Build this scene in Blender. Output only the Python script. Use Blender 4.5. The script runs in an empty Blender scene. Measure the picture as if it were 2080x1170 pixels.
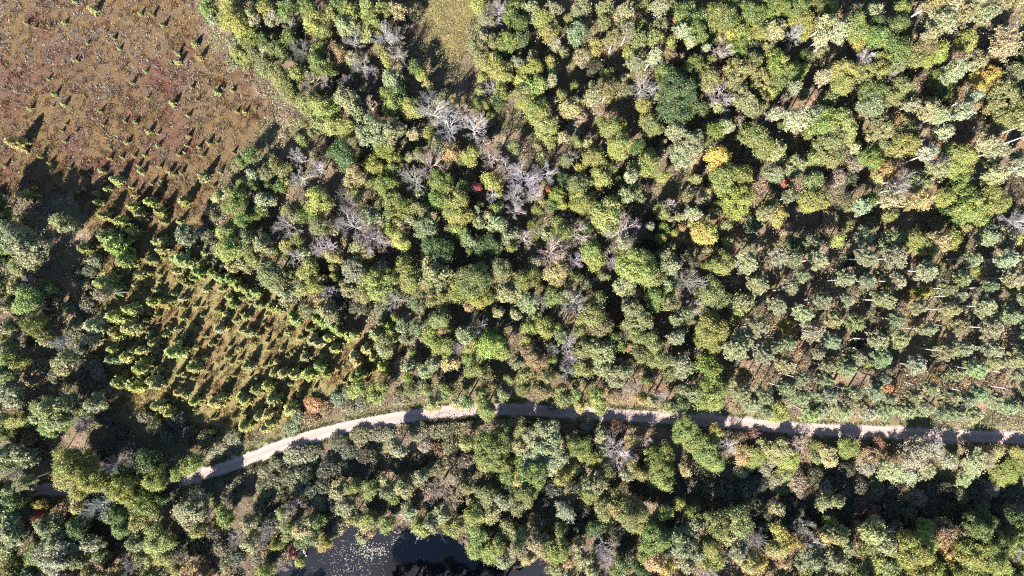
import bpy, math
import numpy as np
ALB = 0.62                        # overall reflectance level of the autumn vegetation
RNG = np.random.default_rng(11)
S = bpy.context.scene
COL = S.collection
PX, CAM_H = 0.15, 225.0          # metres per survey unit on the ground, drone height
SUN_EL, SH = math.radians(38.5), np.array([0.50, 0.866])   # shadows point this way on the ground

def at(px, py, h=0.0):
    """ground position of something seen at survey point (px, py) and standing h above the ground"""
    k = (CAM_H - h) / CAM_H
    return (px - 1040.0) * PX * k, (585.0 - py) * PX * k

# ---------------------------------------------------------------- noise
def lattice(x, y, seed):
    r = np.random.default_rng(seed).random((256, 256))
    xi, yi = np.floor(x).astype(int), np.floor(y).astype(int)
    fx, fy = x - xi, y - yi
    fx, fy = fx * fx * (3 - 2 * fx), fy * fy * (3 - 2 * fy)
    a, b = r[xi & 255, yi & 255], r[(xi + 1) & 255, yi & 255]
    c, d = r[xi & 255, (yi + 1) & 255], r[(xi + 1) & 255, (yi + 1) & 255]
    return (a * (1 - fx) + b * fx) * (1 - fy) + (c * (1 - fx) + d * fx) * fy
def fbm(x, y, scale, seed, octs=4):
    t, amp, tot = 0.0, 1.0, 0.0
    for o in range(octs):
        t = t + amp * lattice(x / scale * 2 ** o + 37 * o, y / scale * 2 ** o + 11 * o, seed + o)
        tot += amp; amp *= 0.55
    return t / tot
def inside(x, y, poly):
    p = np.asarray(poly); out = np.zeros(x.shape, bool)
    for (x0, y0), (x1, y1) in zip(p, np.roll(p, -1, 0)):
        c = (y0 > y) != (y1 > y)
        out ^= c & (x < (x1 - x0) * (y - y0) / ((y1 - y0) or 1e-9) + x0)
    return out
def edge_dist(x, y, pts, closed=True):
    p = np.asarray(pts, float); q = np.roll(p, -1, 0)
    if not closed: p, q = p[:-1], q[:-1]
    best = np.full(x.shape, 1e9)
    for (x0, y0), (x1, y1) in zip(p, q):
        dx, dy = x1 - x0, y1 - y0
        t = np.clip(((x - x0) * dx + (y - y0) * dy) / (dx * dx + dy * dy), 0, 1)
        best = np.minimum(best, np.hypot(x - x0 - t * dx, y - y0 - t * dy))
    return best

# ---------------------------------------------------------------- mesh helpers
def mesh(name, V, F, mats, tint=None, col=None, mi=None, smooth=False):
    """V (n,3); F (m,k) all polygons with k corners; tint (m,2) per face; col (m,3) per face"""
    me = bpy.data.meshes.new(name)
    V = np.asarray(V, np.float32); F = np.asarray(F, np.int32); m, k = F.shape
    me.vertices.add(len(V)); me.vertices.foreach_set('co', V.ravel())
    me.loops.add(m * k); me.loops.foreach_set('vertex_index', F.ravel())
    me.polygons.add(m); me.polygons.foreach_set('loop_start', np.arange(0, m * k, k, dtype=np.int32))
    if mi is not None: me.polygons.foreach_set('material_index', np.asarray(mi, np.int32))
    if smooth: me.polygons.foreach_set('use_smooth', np.ones(m, bool))
    if tint is not None:
        a = me.attributes.new('tint', 'FLOAT2', 'FACE'); a.data.foreach_set('vector', np.asarray(tint, np.float32).ravel())
    if col is not None:
        col = np.asarray(col) * ALB; a = me.attributes.new('Col', 'FLOAT_COLOR', 'FACE')
        a.data.foreach_set('color', np.hstack([col, np.ones((m, 1))]).astype(np.float32).ravel())
    for q in mats: me.materials.append(q)
    me.update(calc_edges=True); me.validate()
    return me
def unit(v): return v / (np.linalg.norm(v, axis=-1, keepdims=True) + 1e-9)
def leaves(P, N, size, asp=1.0, rng=RNG):
    """one small four-cornered leaf spray at each P, facing N"""
    n = len(P); r = unit(rng.normal(size=(n, 3)))
    T = unit(np.cross(N, r)); B = np.cross(N, T)
    s = np.asarray(size).reshape(-1, 1) * np.ones((n, 1))
    a = T * s * asp; b = B * s
    bend = N * s * 0.25
    V = np.stack([P - a, P - b * 0.75 - bend, P + a, P + b * 0.9 - bend], 1).reshape(-1, 3)
    return V, np.arange(4 * n).reshape(n, 4)
def tubes(P0, P1, R0, R1, n=5):
    """tapered n-sided limbs"""
    P0, P1 = np.asarray(P0, float), np.asarray(P1, float); m = len(P0)
    D = unit(P1 - P0); ref = np.where(np.abs(D[:, 2:3]) > 0.9, [[1.0, 0, 0]], [[0, 0, 1.0]])
    A = unit(np.cross(D, ref)); B = np.cross(D, A)
    t = np.arange(n) * 2 * math.pi / n
    ring = A[:, None] * np.cos(t)[None, :, None] + B[:, None] * np.sin(t)[None, :, None]
    V = np.concatenate([P0[:, None] + ring * np.asarray(R0).reshape(-1, 1, 1), P1[:, None] + ring * np.asarray(R1).reshape(-1, 1, 1)], 1)
    i = np.arange(n); j = (i + 1) % n
    F = np.stack([i, j, j + n, i + n], 1)[None] + (np.arange(m) * 2 * n)[:, None, None]
    return V.reshape(-1, 3), F.reshape(-1, 4)
def stack(parts):
    V, F, o = [], [], 0
    for v, f in parts: V.append(v); F.append(f + o); o += len(v)
    return np.vstack(V), np.vstack(F)
def chain(pts, radii, n=6):
    """one connected tapered stem through pts"""
    pts = np.asarray(pts, float); V = []
    for i, p in enumerate(pts):
        d = unit(pts[min(i + 1, len(pts) - 1)] - pts[max(i - 1, 0)])
        a = unit(np.cross(d, [0.3, 1, 0.2])); b = np.cross(d, a)
        t = np.arange(n) * 2 * math.pi / n
        V.append(p + radii[i] * (np.outer(np.cos(t), a) + np.outer(np.sin(t), b)))
    i = np.arange(n); j = (i + 1) % n
    F = np.vstack([np.stack([i, j, j + n, i + n], 1) + q * n for q in range(len(pts) - 1)])
    return np.vstack(V), F

# ---------------------------------------------------------------- materials
def new_mat(name):
    m = bpy.data.materials.new(name); m.use_nodes = True; nt = m.node_tree; nt.nodes.clear()
    out = nt.nodes.new('ShaderNodeOutputMaterial')
    return m, nt, out
def node(nt, t, **kw):
    n = nt.nodes.new(t)
    for k, v in kw.items():
        if k in n.inputs: n.inputs[k].default_value = v
        else: setattr(n, k, v)
    return n
def math_node(nt, op, a, b):
    n = nt.nodes.new('ShaderNodeMath'); n.operation = op
    for i, v in enumerate((a, b)):
        if hasattr(v, 'links'): nt.links.new(v, n.inputs[i])
        else: n.inputs[i].default_value = v
    return n.outputs[0]
def leaf_mat(name, hue=0.05, val=0.7, trans=0.48, rough=0.5, spec=0.4, from_col=False, patch=0.15):
    """the plant's own leaf colour (object colour) varied leaf by leaf"""
    m, nt, out = new_mat(name)
    if from_col: src = node(nt, 'ShaderNodeAttribute', attribute_name='Col').outputs['Color']
    else: src = node(nt, 'ShaderNodeObjectInfo').outputs['Color']
    at_ = node(nt, 'ShaderNodeAttribute', attribute_name='tint')
    sep = node(nt, 'ShaderNodeSeparateXYZ'); nt.links.new(at_.outputs['Vector'], sep.inputs[0])
    hsv = node(nt, 'ShaderNodeHueSaturation'); nt.links.new(src, hsv.inputs['Color'])
    h_ = math_node(nt, 'ADD', math_node(nt, 'MULTIPLY', sep.outputs[0], hue), 0.5 - hue / 2)
    if not from_col:
        tc = node(nt, 'ShaderNodeTexCoord'); oi = node(nt, 'ShaderNodeObjectInfo'); va = node(nt, 'ShaderNodeVectorMath', operation='ADD')
        nt.links.new(tc.outputs['Object'], va.inputs[0]); nt.links.new(oi.outputs['Location'], va.inputs[1])
        nz = node(nt, 'ShaderNodeTexNoise', Scale=0.42, Detail=2.0); nt.links.new(va.outputs[0], nz.inputs['Vector'])
        h_ = math_node(nt, 'ADD', h_, math_node(nt, 'MULTIPLY', math_node(nt, 'SUBTRACT', nz.outputs['Fac'], 0.5), patch))
    nt.links.new(h_, hsv.inputs['Hue'])
    nt.links.new(math_node(nt, 'ADD', math_node(nt, 'MULTIPLY', sep.outputs[1], val), 1 - val / 2), hsv.inputs['Value'])
    p = node(nt, 'ShaderNodeBsdfPrincipled', Roughness=rough); p.inputs['Specular IOR Level'].default_value = spec
    nt.links.new(hsv.outputs[0], p.inputs['Base Color'])
    tr = node(nt, 'ShaderNodeBsdfTranslucent'); nt.links.new(hsv.outputs[0], tr.inputs['Color'])
    mx = node(nt, 'ShaderNodeMixShader', Fac=trans)
    nt.links.new(p.outputs[0], mx.inputs[1]); nt.links.new(tr.outputs[0], mx.inputs[2]); nt.links.new(mx.outputs[0], out.inputs[0])
    return m
def bark_mat(name, c0, c1, scale=3.0, use_obj=False):
    m, nt, out = new_mat(name)
    tc = node(nt, 'ShaderNodeTexCoord'); nz = node(nt, 'ShaderNodeTexNoise', Scale=scale, Detail=4.0)
    nt.links.new(tc.outputs['Object'], nz.inputs['Vector'])
    rp = node(nt, 'ShaderNodeValToRGB'); rp.color_ramp.elements[0].position = 0.35; rp.color_ramp.elements[1].position = 0.65
    rp.color_ramp.elements[0].color = (*[q * (1 if use_obj else ALB) for q in c0], 1); rp.color_ramp.elements[1].color = (*[q * (1 if use_obj else ALB) for q in c1], 1)
    nt.links.new(nz.outputs['Fac'], rp.inputs[0]); c = rp.outputs[0]
    if use_obj:
        oi = node(nt, 'ShaderNodeObjectInfo'); mm = node(nt, 'ShaderNodeMix', data_type='RGBA', blend_type='MULTIPLY')
        mm.inputs[0].default_value = 1.0
        nt.links.new(oi.outputs['Color'], mm.inputs[6]); nt.links.new(c, mm.inputs[7]); c = mm.outputs[2]
    p = node(nt, 'ShaderNodeBsdfPrincipled', Roughness=0.85); nt.links.new(c, p.inputs['Base Color'])
    p.inputs['Specular IOR Level'].default_value = 0.2
    nt.links.new(p.outputs[0], out.inputs[0])
    return m
M_LEAF = leaf_mat('broad_leaves')
M_FINE = leaf_mat('small_pale_leaves', hue=0.06, val=0.8, trans=0.48)
M_NEEDLE = leaf_mat('needles', hue=0.03, val=0.7, trans=0.48, rough=0.5, patch=0.05)
M_HERB = leaf_mat('ground_plants', hue=0.05, val=0.7, trans=0.15, from_col=True)
M_BARK = bark_mat('grey_brown_bark', (0.06, 0.048, 0.04), (0.16, 0.135, 0.115))
M_PINEBARK = bark_mat('pale_pine_bark', (0.36, 0.31, 0.30), (0.56, 0.50, 0.48), 2.0)
M_WHITEBARK = bark_mat('white_aspen_bark', (0.50, 0.47, 0.43), (0.75, 0.73, 0.69), 2.0)
M_TWIG = bark_mat('bare_twigs', (0.75, 0.74, 0.74), (1.0, 1.0, 1.0), 1.5, use_obj=True)
M_DEAD = bark_mat('bleached_wood', (0.40, 0.38, 0.36), (0.66, 0.64, 0.62), 2.5)

# ---------------------------------------------------------------- plant shapes
def limbs_to(targets, h0, h1, r, rng, lean=0.3):
    """trunk with limbs reaching into the crown"""
    top = np.array([rng.normal() * lean, rng.normal() * lean, h1])
    pts = [np.array([0, 0, -0.3]), np.array([0, 0, 0.2]) , top * [0.3, 0.3, 0.45], top * [0.6, 0.6, 0.75], top]
    parts = [chain(pts, [r * 1.35, r * 1.1, r * 0.85, r * 0.6, r * 0.2], 7)]
    for t in targets:
        z = rng.uniform(h0, h1 * 0.9); f = z / h1
        a = np.array([top[0] * f * 0.85, top[1] * f * 0.85, z]); mid = a + (t - a) * 0.5 + [0, 0, 0.08 * np.linalg.norm(t - a)]
        rr = r * 0.42 * (1.1 - 0.6 * f)
        parts.append(chain([a, mid, t], [rr, rr * 0.65, rr * 0.2], 5))
    return stack(parts)
def broad(R, h, seed, c=1.0, leaf=0.152, fill=1.0, dens=124, squash=0.8):
    """broad crown made of several uneven domes of leafy clumps"""
    rng = np.random.default_rng(seed)
    z0 = 0.30 * h; K = int(3 + R * 0.9 + rng.integers(0, 2))
    th = np.arange(K) * 6.283 / K + rng.uniform(0, 6.28) + rng.normal(size=K) * 0.45
    rr = R * rng.uniform(0.34, 0.62, K); rr[0] *= 0.3
    sr = np.minimum(R * rng.uniform(0.36, 0.56, K), R * 1.05 - rr); sr[0] = R * 0.6
    D = np.stack([rr * np.cos(th), rr * np.sin(th), z0 + (h - z0) * rng.uniform(0.34, 0.62, K)], 1); D[0, 2] = z0 + (h - z0) * 0.55
    sz = np.minimum(sr * rng.uniform(0.85, 1.25, K) + 0.5, h - D[:, 2]); sz[0] = h - D[0, 2]
    cc = []
    for q in range(K):
        n = int(4.6 * (sr[q] / c) ** 2 * fill * 1.25 + 5)
        u = rng.uniform(-0.6, 1.0, n); t = rng.uniform(0, 6.283, n); s_ = np.sqrt(1 - u * u); f = rng.uniform(0.78, 1.08, n)
        f[rng.random(n) < .14] *= .6
        P_ = D[q] + np.stack([s_ * np.cos(t) * f * max(sr[q] - .35 * c, .3), s_ * np.sin(t) * f * max(sr[q] - .35 * c, .3), u * f * sz[q]], 1)
        ok = np.ones(n, bool)
        for k in range(K):
            if k != q: ok &= (((P_ - D[k]) / [sr[k], sr[k], sz[k]]) ** 2).sum(1) > 0.42
        cc.append(P_[ok])
    C = np.vstack(cc); n = len(C); mid = np.array([0, 0, z0 + 0.3 * (h - z0)])
    cr = c * rng.uniform(0.35, 1.25, n)
    P, N, T = [], [], []
    for i in range(n):
        m = max(8, int(dens * cr[i] ** 2 / (c * c) * c))
        d = unit(rng.normal(size=(m, 3)) + [0, 0, 0.3])
        q = C[i] + d * [1, 1, squash] * cr[i] * rng.uniform(0.4, 1.15, (m, 1))
        loose = rng.random(m) < .2; q[loose] += d[loose] * cr[i] * rng.uniform(.1, .75, (loose.sum(), 1))
        P.append(q); N.append(unit(0.75 * d + 0.7 * rng.normal(size=(m, 3)) + 0.3 * unit(C[i] - mid) + [0, 0, .25]))
        hue = rng.random(); T.append(np.stack([np.clip(hue * 0.6 + 0.4 * rng.random(m), 0, 1), np.clip(0.3 + 0.4 * rng.random() + 0.5 * (rng.random(m) - 0.5), 0, 1)], 1))
    P, N, T = np.vstack(P), np.vstack(N), np.vstack(T)
    V, F = leaves(P, N, leaf * rng.uniform(0.65, 1.4, len(P)), 1.15, rng)
    crown = mesh('crown', V, F, [M_LEAF], tint=T)
    tg = np.vstack([D, C[rng.permutation(n)[:4]]]) * [0.85, 0.85, 1]
    tv, tf = limbs_to(tg, 0.25 * h, 0.85 * h, 0.05 * R + 0.06, rng)
    return crown, mesh('trunk', tv, tf, [M_BARK]), R, h
def aspen(R, h, seed):
    """airy crown of small leaves on upswept boughs, white stem showing"""
    rng = np.random.default_rng(seed); z0 = 0.56 * h
    P, N, T, boughs = [], [], [], []
    nb = int(13 + 5 * R)
    for b in range(nb):
        f = (b + rng.random()) / nb; zb = z0 + (h - z0) * f * 0.86; th = b * 2.39996 + rng.normal() * .5
        l = R * (1.15 - 0.75 * f) * rng.uniform(.55, 1.12); el = rng.uniform(.5, .95) + .25 * f
        d = np.array([math.cos(th) * math.cos(el), math.sin(th) * math.cos(el), math.sin(el)]); l3 = l / max(math.cos(el), .35)
        a = np.array([0, 0, zb]); e = a + d * min(l3, 1.5 * R + .8); boughs.append(e)
        for q in range(int(4 + 3.4 * l)):
            g = rng.uniform(.25, 1.08); c = a + (e - a) * g + rng.normal(size=3) * [.35, .35, .25] * (.5 + .35 * R)
            m = int(rng.integers(12, 26)); L = rng.uniform(.28, .62); dd = rng.normal(size=(m, 3))
            P.append(c + dd * [L * .62, L * .62, L * .5]); N.append(unit(rng.normal(size=(m, 3)) + .7 * unit(c - [0, 0, z0]) + [0, 0, .3]))
            T.append(np.stack([np.clip(.5 + .25 * rng.normal() + .2 * rng.normal(size=m), 0, 1), rng.random(m)], 1))
    P, N, T = np.vstack(P), np.vstack(N), np.vstack(T)
    V, F = leaves(P, N, 0.15 * rng.uniform(0.7, 1.45, len(P)), 1.0, rng)
    tv, tf = limbs_to(boughs[::2], 0.56 * h, 0.97 * h, 0.21, rng, 0.35)
    return mesh('crown', V, F, [M_FINE], tint=T), mesh('trunk', tv, tf, [M_WHITEBARK]), R, h
def bare(R, h, seed, upright=0.6):
    """leafless crown: limbs forking four times into fine twigs"""
    rng = np.random.default_rng(seed)
    seg = []; 
    z0 = 0.33 * h
    trunk = [np.array([0, 0, -0.3]), np.array([0.1, 0, z0]), np.array([rng.normal() * 0.3, rng.normal() * 0.3, 0.6 * h])]
    tr = 0.05 * R + 0.08
    tips = []
    for i in range(11):
        f = i / 10; b = trunk[1] + (trunk[2] - trunk[1]) * f
        th = i * 2.4 + rng.normal() * 0.3; el = 0.35 + 0.75 * f + rng.normal() * 0.12
        d = np.array([math.cos(th) * math.cos(el), math.sin(th) * math.cos(el), math.sin(el)])
        tips.append((b, d, min(R * 1.0, (h - b[2]) * 0.95) * rng.uniform(0.45, 0.62) * (1.1 if el < 0.9 else 1.25), tr * 0.5))
    big = [chain(trunk, [tr * 1.3, tr, tr * 0.6], 7)]
    P0, P1, A, B = [], [], [], []
    level = tips
    for lv in range(5):
        nxt = []
        for b, d, L, r in level:
            bend = rng.normal(size=3) * 0.13; mid = b + d * L * 0.5; d2 = unit(d + bend + [0, 0, 0.10]); e = mid + d2 * L * 0.5
            if lv == 0: big.append(chain([b, mid, e], [r, r * 0.8, r * 0.55], 5))
            else:
                P0 += [b, mid]; P1 += [mid, e]; A += [r, r * 0.75]; B += [r * 0.75, r * 0.5]
            k = (4, 4, 4, 3, 0)[lv]
            for q in range(k):
                f = rng.uniform(0.4, 1.0) if q else 1.0
                bb = b + d * L * f if f < 0.5 else mid + d2 * L * (f - 0.5)
                nd = unit(d2 + rng.normal(size=3) * (0.5 if q else 0.22) + [0, 0, 0.08])
                nxt.append((bb, nd, L * rng.uniform(0.5, 0.72), max(r * 0.5, 0.015)))
        level = nxt
    tv, tf = stack(big); cv, cf = tubes(P0, P1, A, B, 3)
    return mesh('crown', cv, cf, [M_TWIG]), mesh('trunk', tv, tf, [M_TWIG]), R, h
def pine(R, h, seed):
    """tall pale stem, crown of tufted whorls in its upper third"""
    rng = np.random.default_rng(seed); P, N, T, L = [], [], [], []
    big = [chain([[0, 0, -0.3], [rng.normal() * .08, rng.normal() * .08, 0.5 * h], [0, 0, h * 0.97]], [0.24, 0.21, 0.06], 7)]
    nb = 40
    for i in range(nb):
        f = (i + rng.random()) / nb; z = h * (0.70 + 0.29 * f)
        th = i * 2.39996 + rng.normal() * 0.25; l = R * (1.02 - 0.72 * f ** 1.5) * rng.uniform(0.7, 1.1); el = -0.05 + 0.75 * f
        d = np.array([math.cos(th) * math.cos(el), math.sin(th) * math.cos(el), math.sin(el)]); b = np.array([0, 0, z]); e = b + d * l + [0, 0, 0.12 * l]
        big.append(chain([b, b + d * l * 0.5, e], [0.045, 0.035, 0.015], 4))
        for t in range(int(3 + 3 * l)):
            g = 0.32 + 0.68 * rng.random() ** 0.7
            c = b + (e - b) * g + rng.normal(size=3) * [0.24, 0.24, 0.1] * (0.6 + l * 0.3)
            m = 16; dd = unit(rng.normal(size=(m, 3)) + d * 0.7 + [0, 0, 0.35])
            P.append(c + dd * 0.2); L.append(dd); N.append(unit(np.cross(dd, rng.normal(size=(m, 3)))))
            T.append(np.stack([np.full(m, rng.random()), np.clip(0.5 + 0.25 * rng.normal() + 0.15 * rng.normal(size=m), 0, 1)], 1))
    P, N, T, L = map(np.vstack, (P, N, T, L)); n = len(P)
    W = np.cross(L, N) * 0.065; Q = L * 0.29
    V = np.stack([P - Q - W * .6, P - Q + W * .6, P + Q + W, P + Q - W], 1).reshape(-1, 3)
    tv, tf = stack(big)
    return mesh('crown', V, np.arange(4 * n).reshape(n, 4), [M_NEEDLE], tint=T), mesh('trunk', tv, tf, [M_PINEBARK]), R, h
def larch(R, h, seed, dens=1.0):
    """feathery cone"""
    rng = np.random.default_rng(seed); P, N, T, L, s = [], [], [], [], []
    nb = int(46 * dens)
    for i in range(nb):
        f = (i + rng.random()) / nb; z = h * (0.06 + 0.92 * f); th = i * 2.39996 + rng.normal() * 0.4
        l = R * (1 - f) ** 0.75 * rng.uniform(0.7, 1.12) + 0.06; el = -0.15 + 0.5 * f
        d = np.array([math.cos(th) * math.cos(el), math.sin(th) * math.cos(el), math.sin(el)])
        m = int(14 + 30 * l / max(R, .1)); g = rng.uniform(0.15, 1.0, (m, 1))
        dd = unit(d + 0.55 * rng.normal(size=(m, 3)))
        P.append(np.array([0, 0, z]) + d * l * g + rng.normal(size=(m, 3)) * 0.05 * R); L.append(dd)
        N.append(unit(np.cross(dd, rng.normal(size=(m, 3))) + [0, 0, 0.5]))
        T.append(np.stack([rng.random(m), np.clip(0.5 + .3 * rng.normal(size=m), 0, 1)], 1))
    P, N, T, L = map(np.vstack, (P, N, T, L)); n = len(P); z = 0.085 * R + 0.045
    W = unit(np.cross(L, N)) * z * 0.55; Q = L * z * 1.5
    V = np.stack([P - Q - W * .5, P - Q + W * .5, P + Q + W, P + Q - W], 1).reshape(-1, 3); F = np.arange(4 * n).reshape(n, 4)
    tv, tf = chain([[0, 0, -0.2], [0, 0, 0.5 * h], [0, 0, 0.98 * h]], [0.03 * R + .03, 0.02 * R + .02, 0.01], 5)
    return V, F, T, tv, tf
def larch_parts(R, h, seed):
    V, F, T, tv, tf = larch(R, h, seed, 1.6)
    return mesh('crown', V, F, [M_NEEDLE], tint=T), mesh('trunk', tv, tf, [M_BARK]), R, h
def larch_one(R, h, seed):
    V, F, T, tv, tf = larch(R, h, seed)
    VV, FF = stack([(V, F), (tv, tf)])
    return mesh('larch_sapling', VV, FF, [M_NEEDLE, M_BARK], tint=np.vstack([T, np.full((len(tf), 2), .5)]), mi=[0] * len(F) + [1] * len(tf)), None, R, h
def shrub(R, h, seed):
    """low rounded bush of many thin stems"""
    rng = np.random.default_rng(seed); n = int(30 * R * R + 14); P, N, T, P0, P1 = [], [], [], [], []
    for i in range(n):
        th = rng.uniform(0, 6.283); rr = R * math.sqrt(rng.random()) * (1 + 0.2 * math.sin(3 * th + seed)); 
        z = h * (0.25 + 0.72 * math.sqrt(max(0, 1 - (rr / R / 1.2) ** 2)) * rng.uniform(0.6, 1.05))
        c = np.array([rr * math.cos(th), rr * math.sin(th), z]); m = int(rng.integers(9, 20))
        d = rng.normal(size=(m, 3)); P.append(c + d * [0.27, 0.27, 0.2]); N.append(unit(d + [0, 0, .8]))
        T.append(np.stack([np.clip(.5 + .25 * rng.normal() + .15 * rng.normal(size=m), 0, 1), np.clip(rng.random() * .6 + .4 * rng.random(m), 0, 1)], 1))
        if i % 2 == 0: P0.append([rr * .15 * math.cos(th), rr * .15 * math.sin(th), -0.1]); P1.append(c + [0, 0, rng.uniform(0, 0.35)])
    P, N, T = np.vstack(P), np.vstack(N), np.vstack(T)
    V, F = leaves(P, N, 0.15 * rng.uniform(.7, 1.4, len(P)), 1.1, rng)
    tv, tf = tubes(P0, P1, np.full(len(P0), .035), np.full(len(P0), .012), 3)
    VV, FF = stack([(V, F), (tv, tf)])
    return mesh('shrub', VV, FF, [M_FINE, M_BARK], tint=np.vstack([T, np.full((len(tf), 2), .5)]), mi=[0] * len(F) + [1] * len(tf)), None, R, h
# ---------------------------------------------------------------- survey table
# one entry per plant seen: x y radius (thirds of a survey unit inside its block), kind letter, colour letter, [=label]
# kinds: o broadleaf, y autumn broadleaf, a aspen, b bare, p pine, l larch, s shrub
BLOCKS = {}
BLOCKS[(0, 0)] = """
565 60 27 ly,455 10 16 ly,160 140 13 ly,390 140 12 ly,855 85 13 ly,925 90 16 ly,990 155 17 ly,530 265 11 ly,690 230 11 ly,725 295 11 ly,885 435 10 ly,
1080 325 18 ly,1080 378 20 ly,1185 270 19 ly,1210 350 22 ly,1165 530 11 ly,1320 560 22 ly,1050 630 20 ly,1200 610 10 ly,1145 705 11 ly,1490 685 15 ly,1440 680 10 ly,
330 575 17 ly,385 635 15 ly,180 660 14 ly,610 680 13 ly,825 745 12 ly,905 800 18 ly,1145 830 15 ly,1135 885 11 ly,1270 870 12 ly,100 870 44 ly=pale leaning larch alone at the bog's left edge,
250 955 17 ly,770 870 14 ly,740 955 12 ly,665 965 12 ly,815 950 11 ly,880 945 15 ly,30 1010 14 ly,615 1040 20 ly,705 1100 30 ly,860 1045 21 ly,1030 1045 18 ly,1060 1062 15 ly,1105 1050 14 ly,
985 1100 14 ly,1235 1080 30 ly,1195 1120 14 ly,655 1150 22 ly,460 800 10 ly,630 760 10 ly,980 1130 13 ly,800 1140 13 ly,300 160 10 ly,210 165 10 ly,
1270 50 62 og,1305 110 40 op,1420 130 85 yy,1530 100 60 ok,1545 230 55 og,1400 25 55 oy,1480 190 60 oy,1490 310 45 so,1420 260 40 sp,1340 215 34 so,1300 160 28 so,1430 380 45 so,1500 390 40 sp,
1450 1005 40 so,1480 1120 32 og,1500 985 34 sd,1540 1060 40 op
"""
BLOCKS[(520, 0)] = """
60 60 62 oy,100 115 52 ok,190 60 62 og,300 30 52 og,345 130 66 oy,490 30 56 og,570 60 52 oy,680 55 60 oy,705 130 56 oy,680 205 46 op,540 140 60 ok,440 90 42 oo,410 205 36 oo,
190 150 42 bp,280 190 36 sd,40 250 38 od,190 240 46 og,140 310 56 oo,60 320 46 ok,290 310 62 bd,385 300 38 og,580 250 54 bg,510 320 42 yB,590 340 46 op,640 390 62 bg,690 450 48 bd,
770 210 64 bg,845 215 54 bp,870 350 64 bg,800 370 36 yY,400 400 78 og,250 440 52 yy=bright yellow-green tree among dark bare ones,350 490 48 bt,430 510 48 bp,550 490 44 bd,610 500 20 sO,820 480 72 op,
60 410 60 oo,130 470 70 oo,210 560 62 oo,300 620 72 oo,420 640 76 oy,560 600 82 op,600 700 50 op,480 750 66 oy,560 770 60 oy,390 735 56 oo,700 650 48 bt,740 690 40 sB,800 560 42 og,830 640 62 oy,
950 660 64 oy=rounded bright green tree beside the large bare grove,1030 590 50 bd,1150 600 50 so,1100 690 104 bw=large silvery bare tree with spreading limbs,1180 750 84 bw,1250 700 52 bp,1330 790 72 bw,
700 820 100 op,820 800 90 op,770 900 72 og,850 970 40 oy,520 940 82 od,570 1000 50 od,610 1080 76 yG=golden yellow tree above the pale bare trees,690 1110 52 yy,720 1010 60 oy,800 1120 72 og,
250 970 52 bw,260 1080 52 bw,370 1030 46 bw,60 1050 52 oo,120 1000 50 oo,180 980 40 so,970 1080 76 bw,1070 1000 80 bt,1000 930 42 oy,1110 880 56 op,1190 920 62 yG=olive gold tree below the silvery bare grove,
1310 940 56 oy,1380 880 46 bt,1410 870 22 yO,1130 1110 72 og,1450 960 66 bg,1530 1010 52 bg,1450 1100 56 oy,1335 1140 30 yR=small crimson tree beside grey bare crowns,1260 1150 42 og,
960 60 46 so,870 60 46 ok,820 40 42 ok,850 130 56 sd,1480 80 62 bw,1400 120 52 ap,1390 230 42 op,1370 350 52 oo,1430 400 60 oy,1500 440 66 oy,1530 250 62 og,1450 250 50 oo,1540 60 52 og,1360 20 42 oy,
1500 560 52 oy,1440 520 42 bw,1470 620 40 od,1390 720 44 sT,780 60 40 oo,750 290 34 oo,640 170 30 oo,470 480 36 sd,880 560 46 od,930 760 40 sd,660 1000 50 sd
"""
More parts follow.
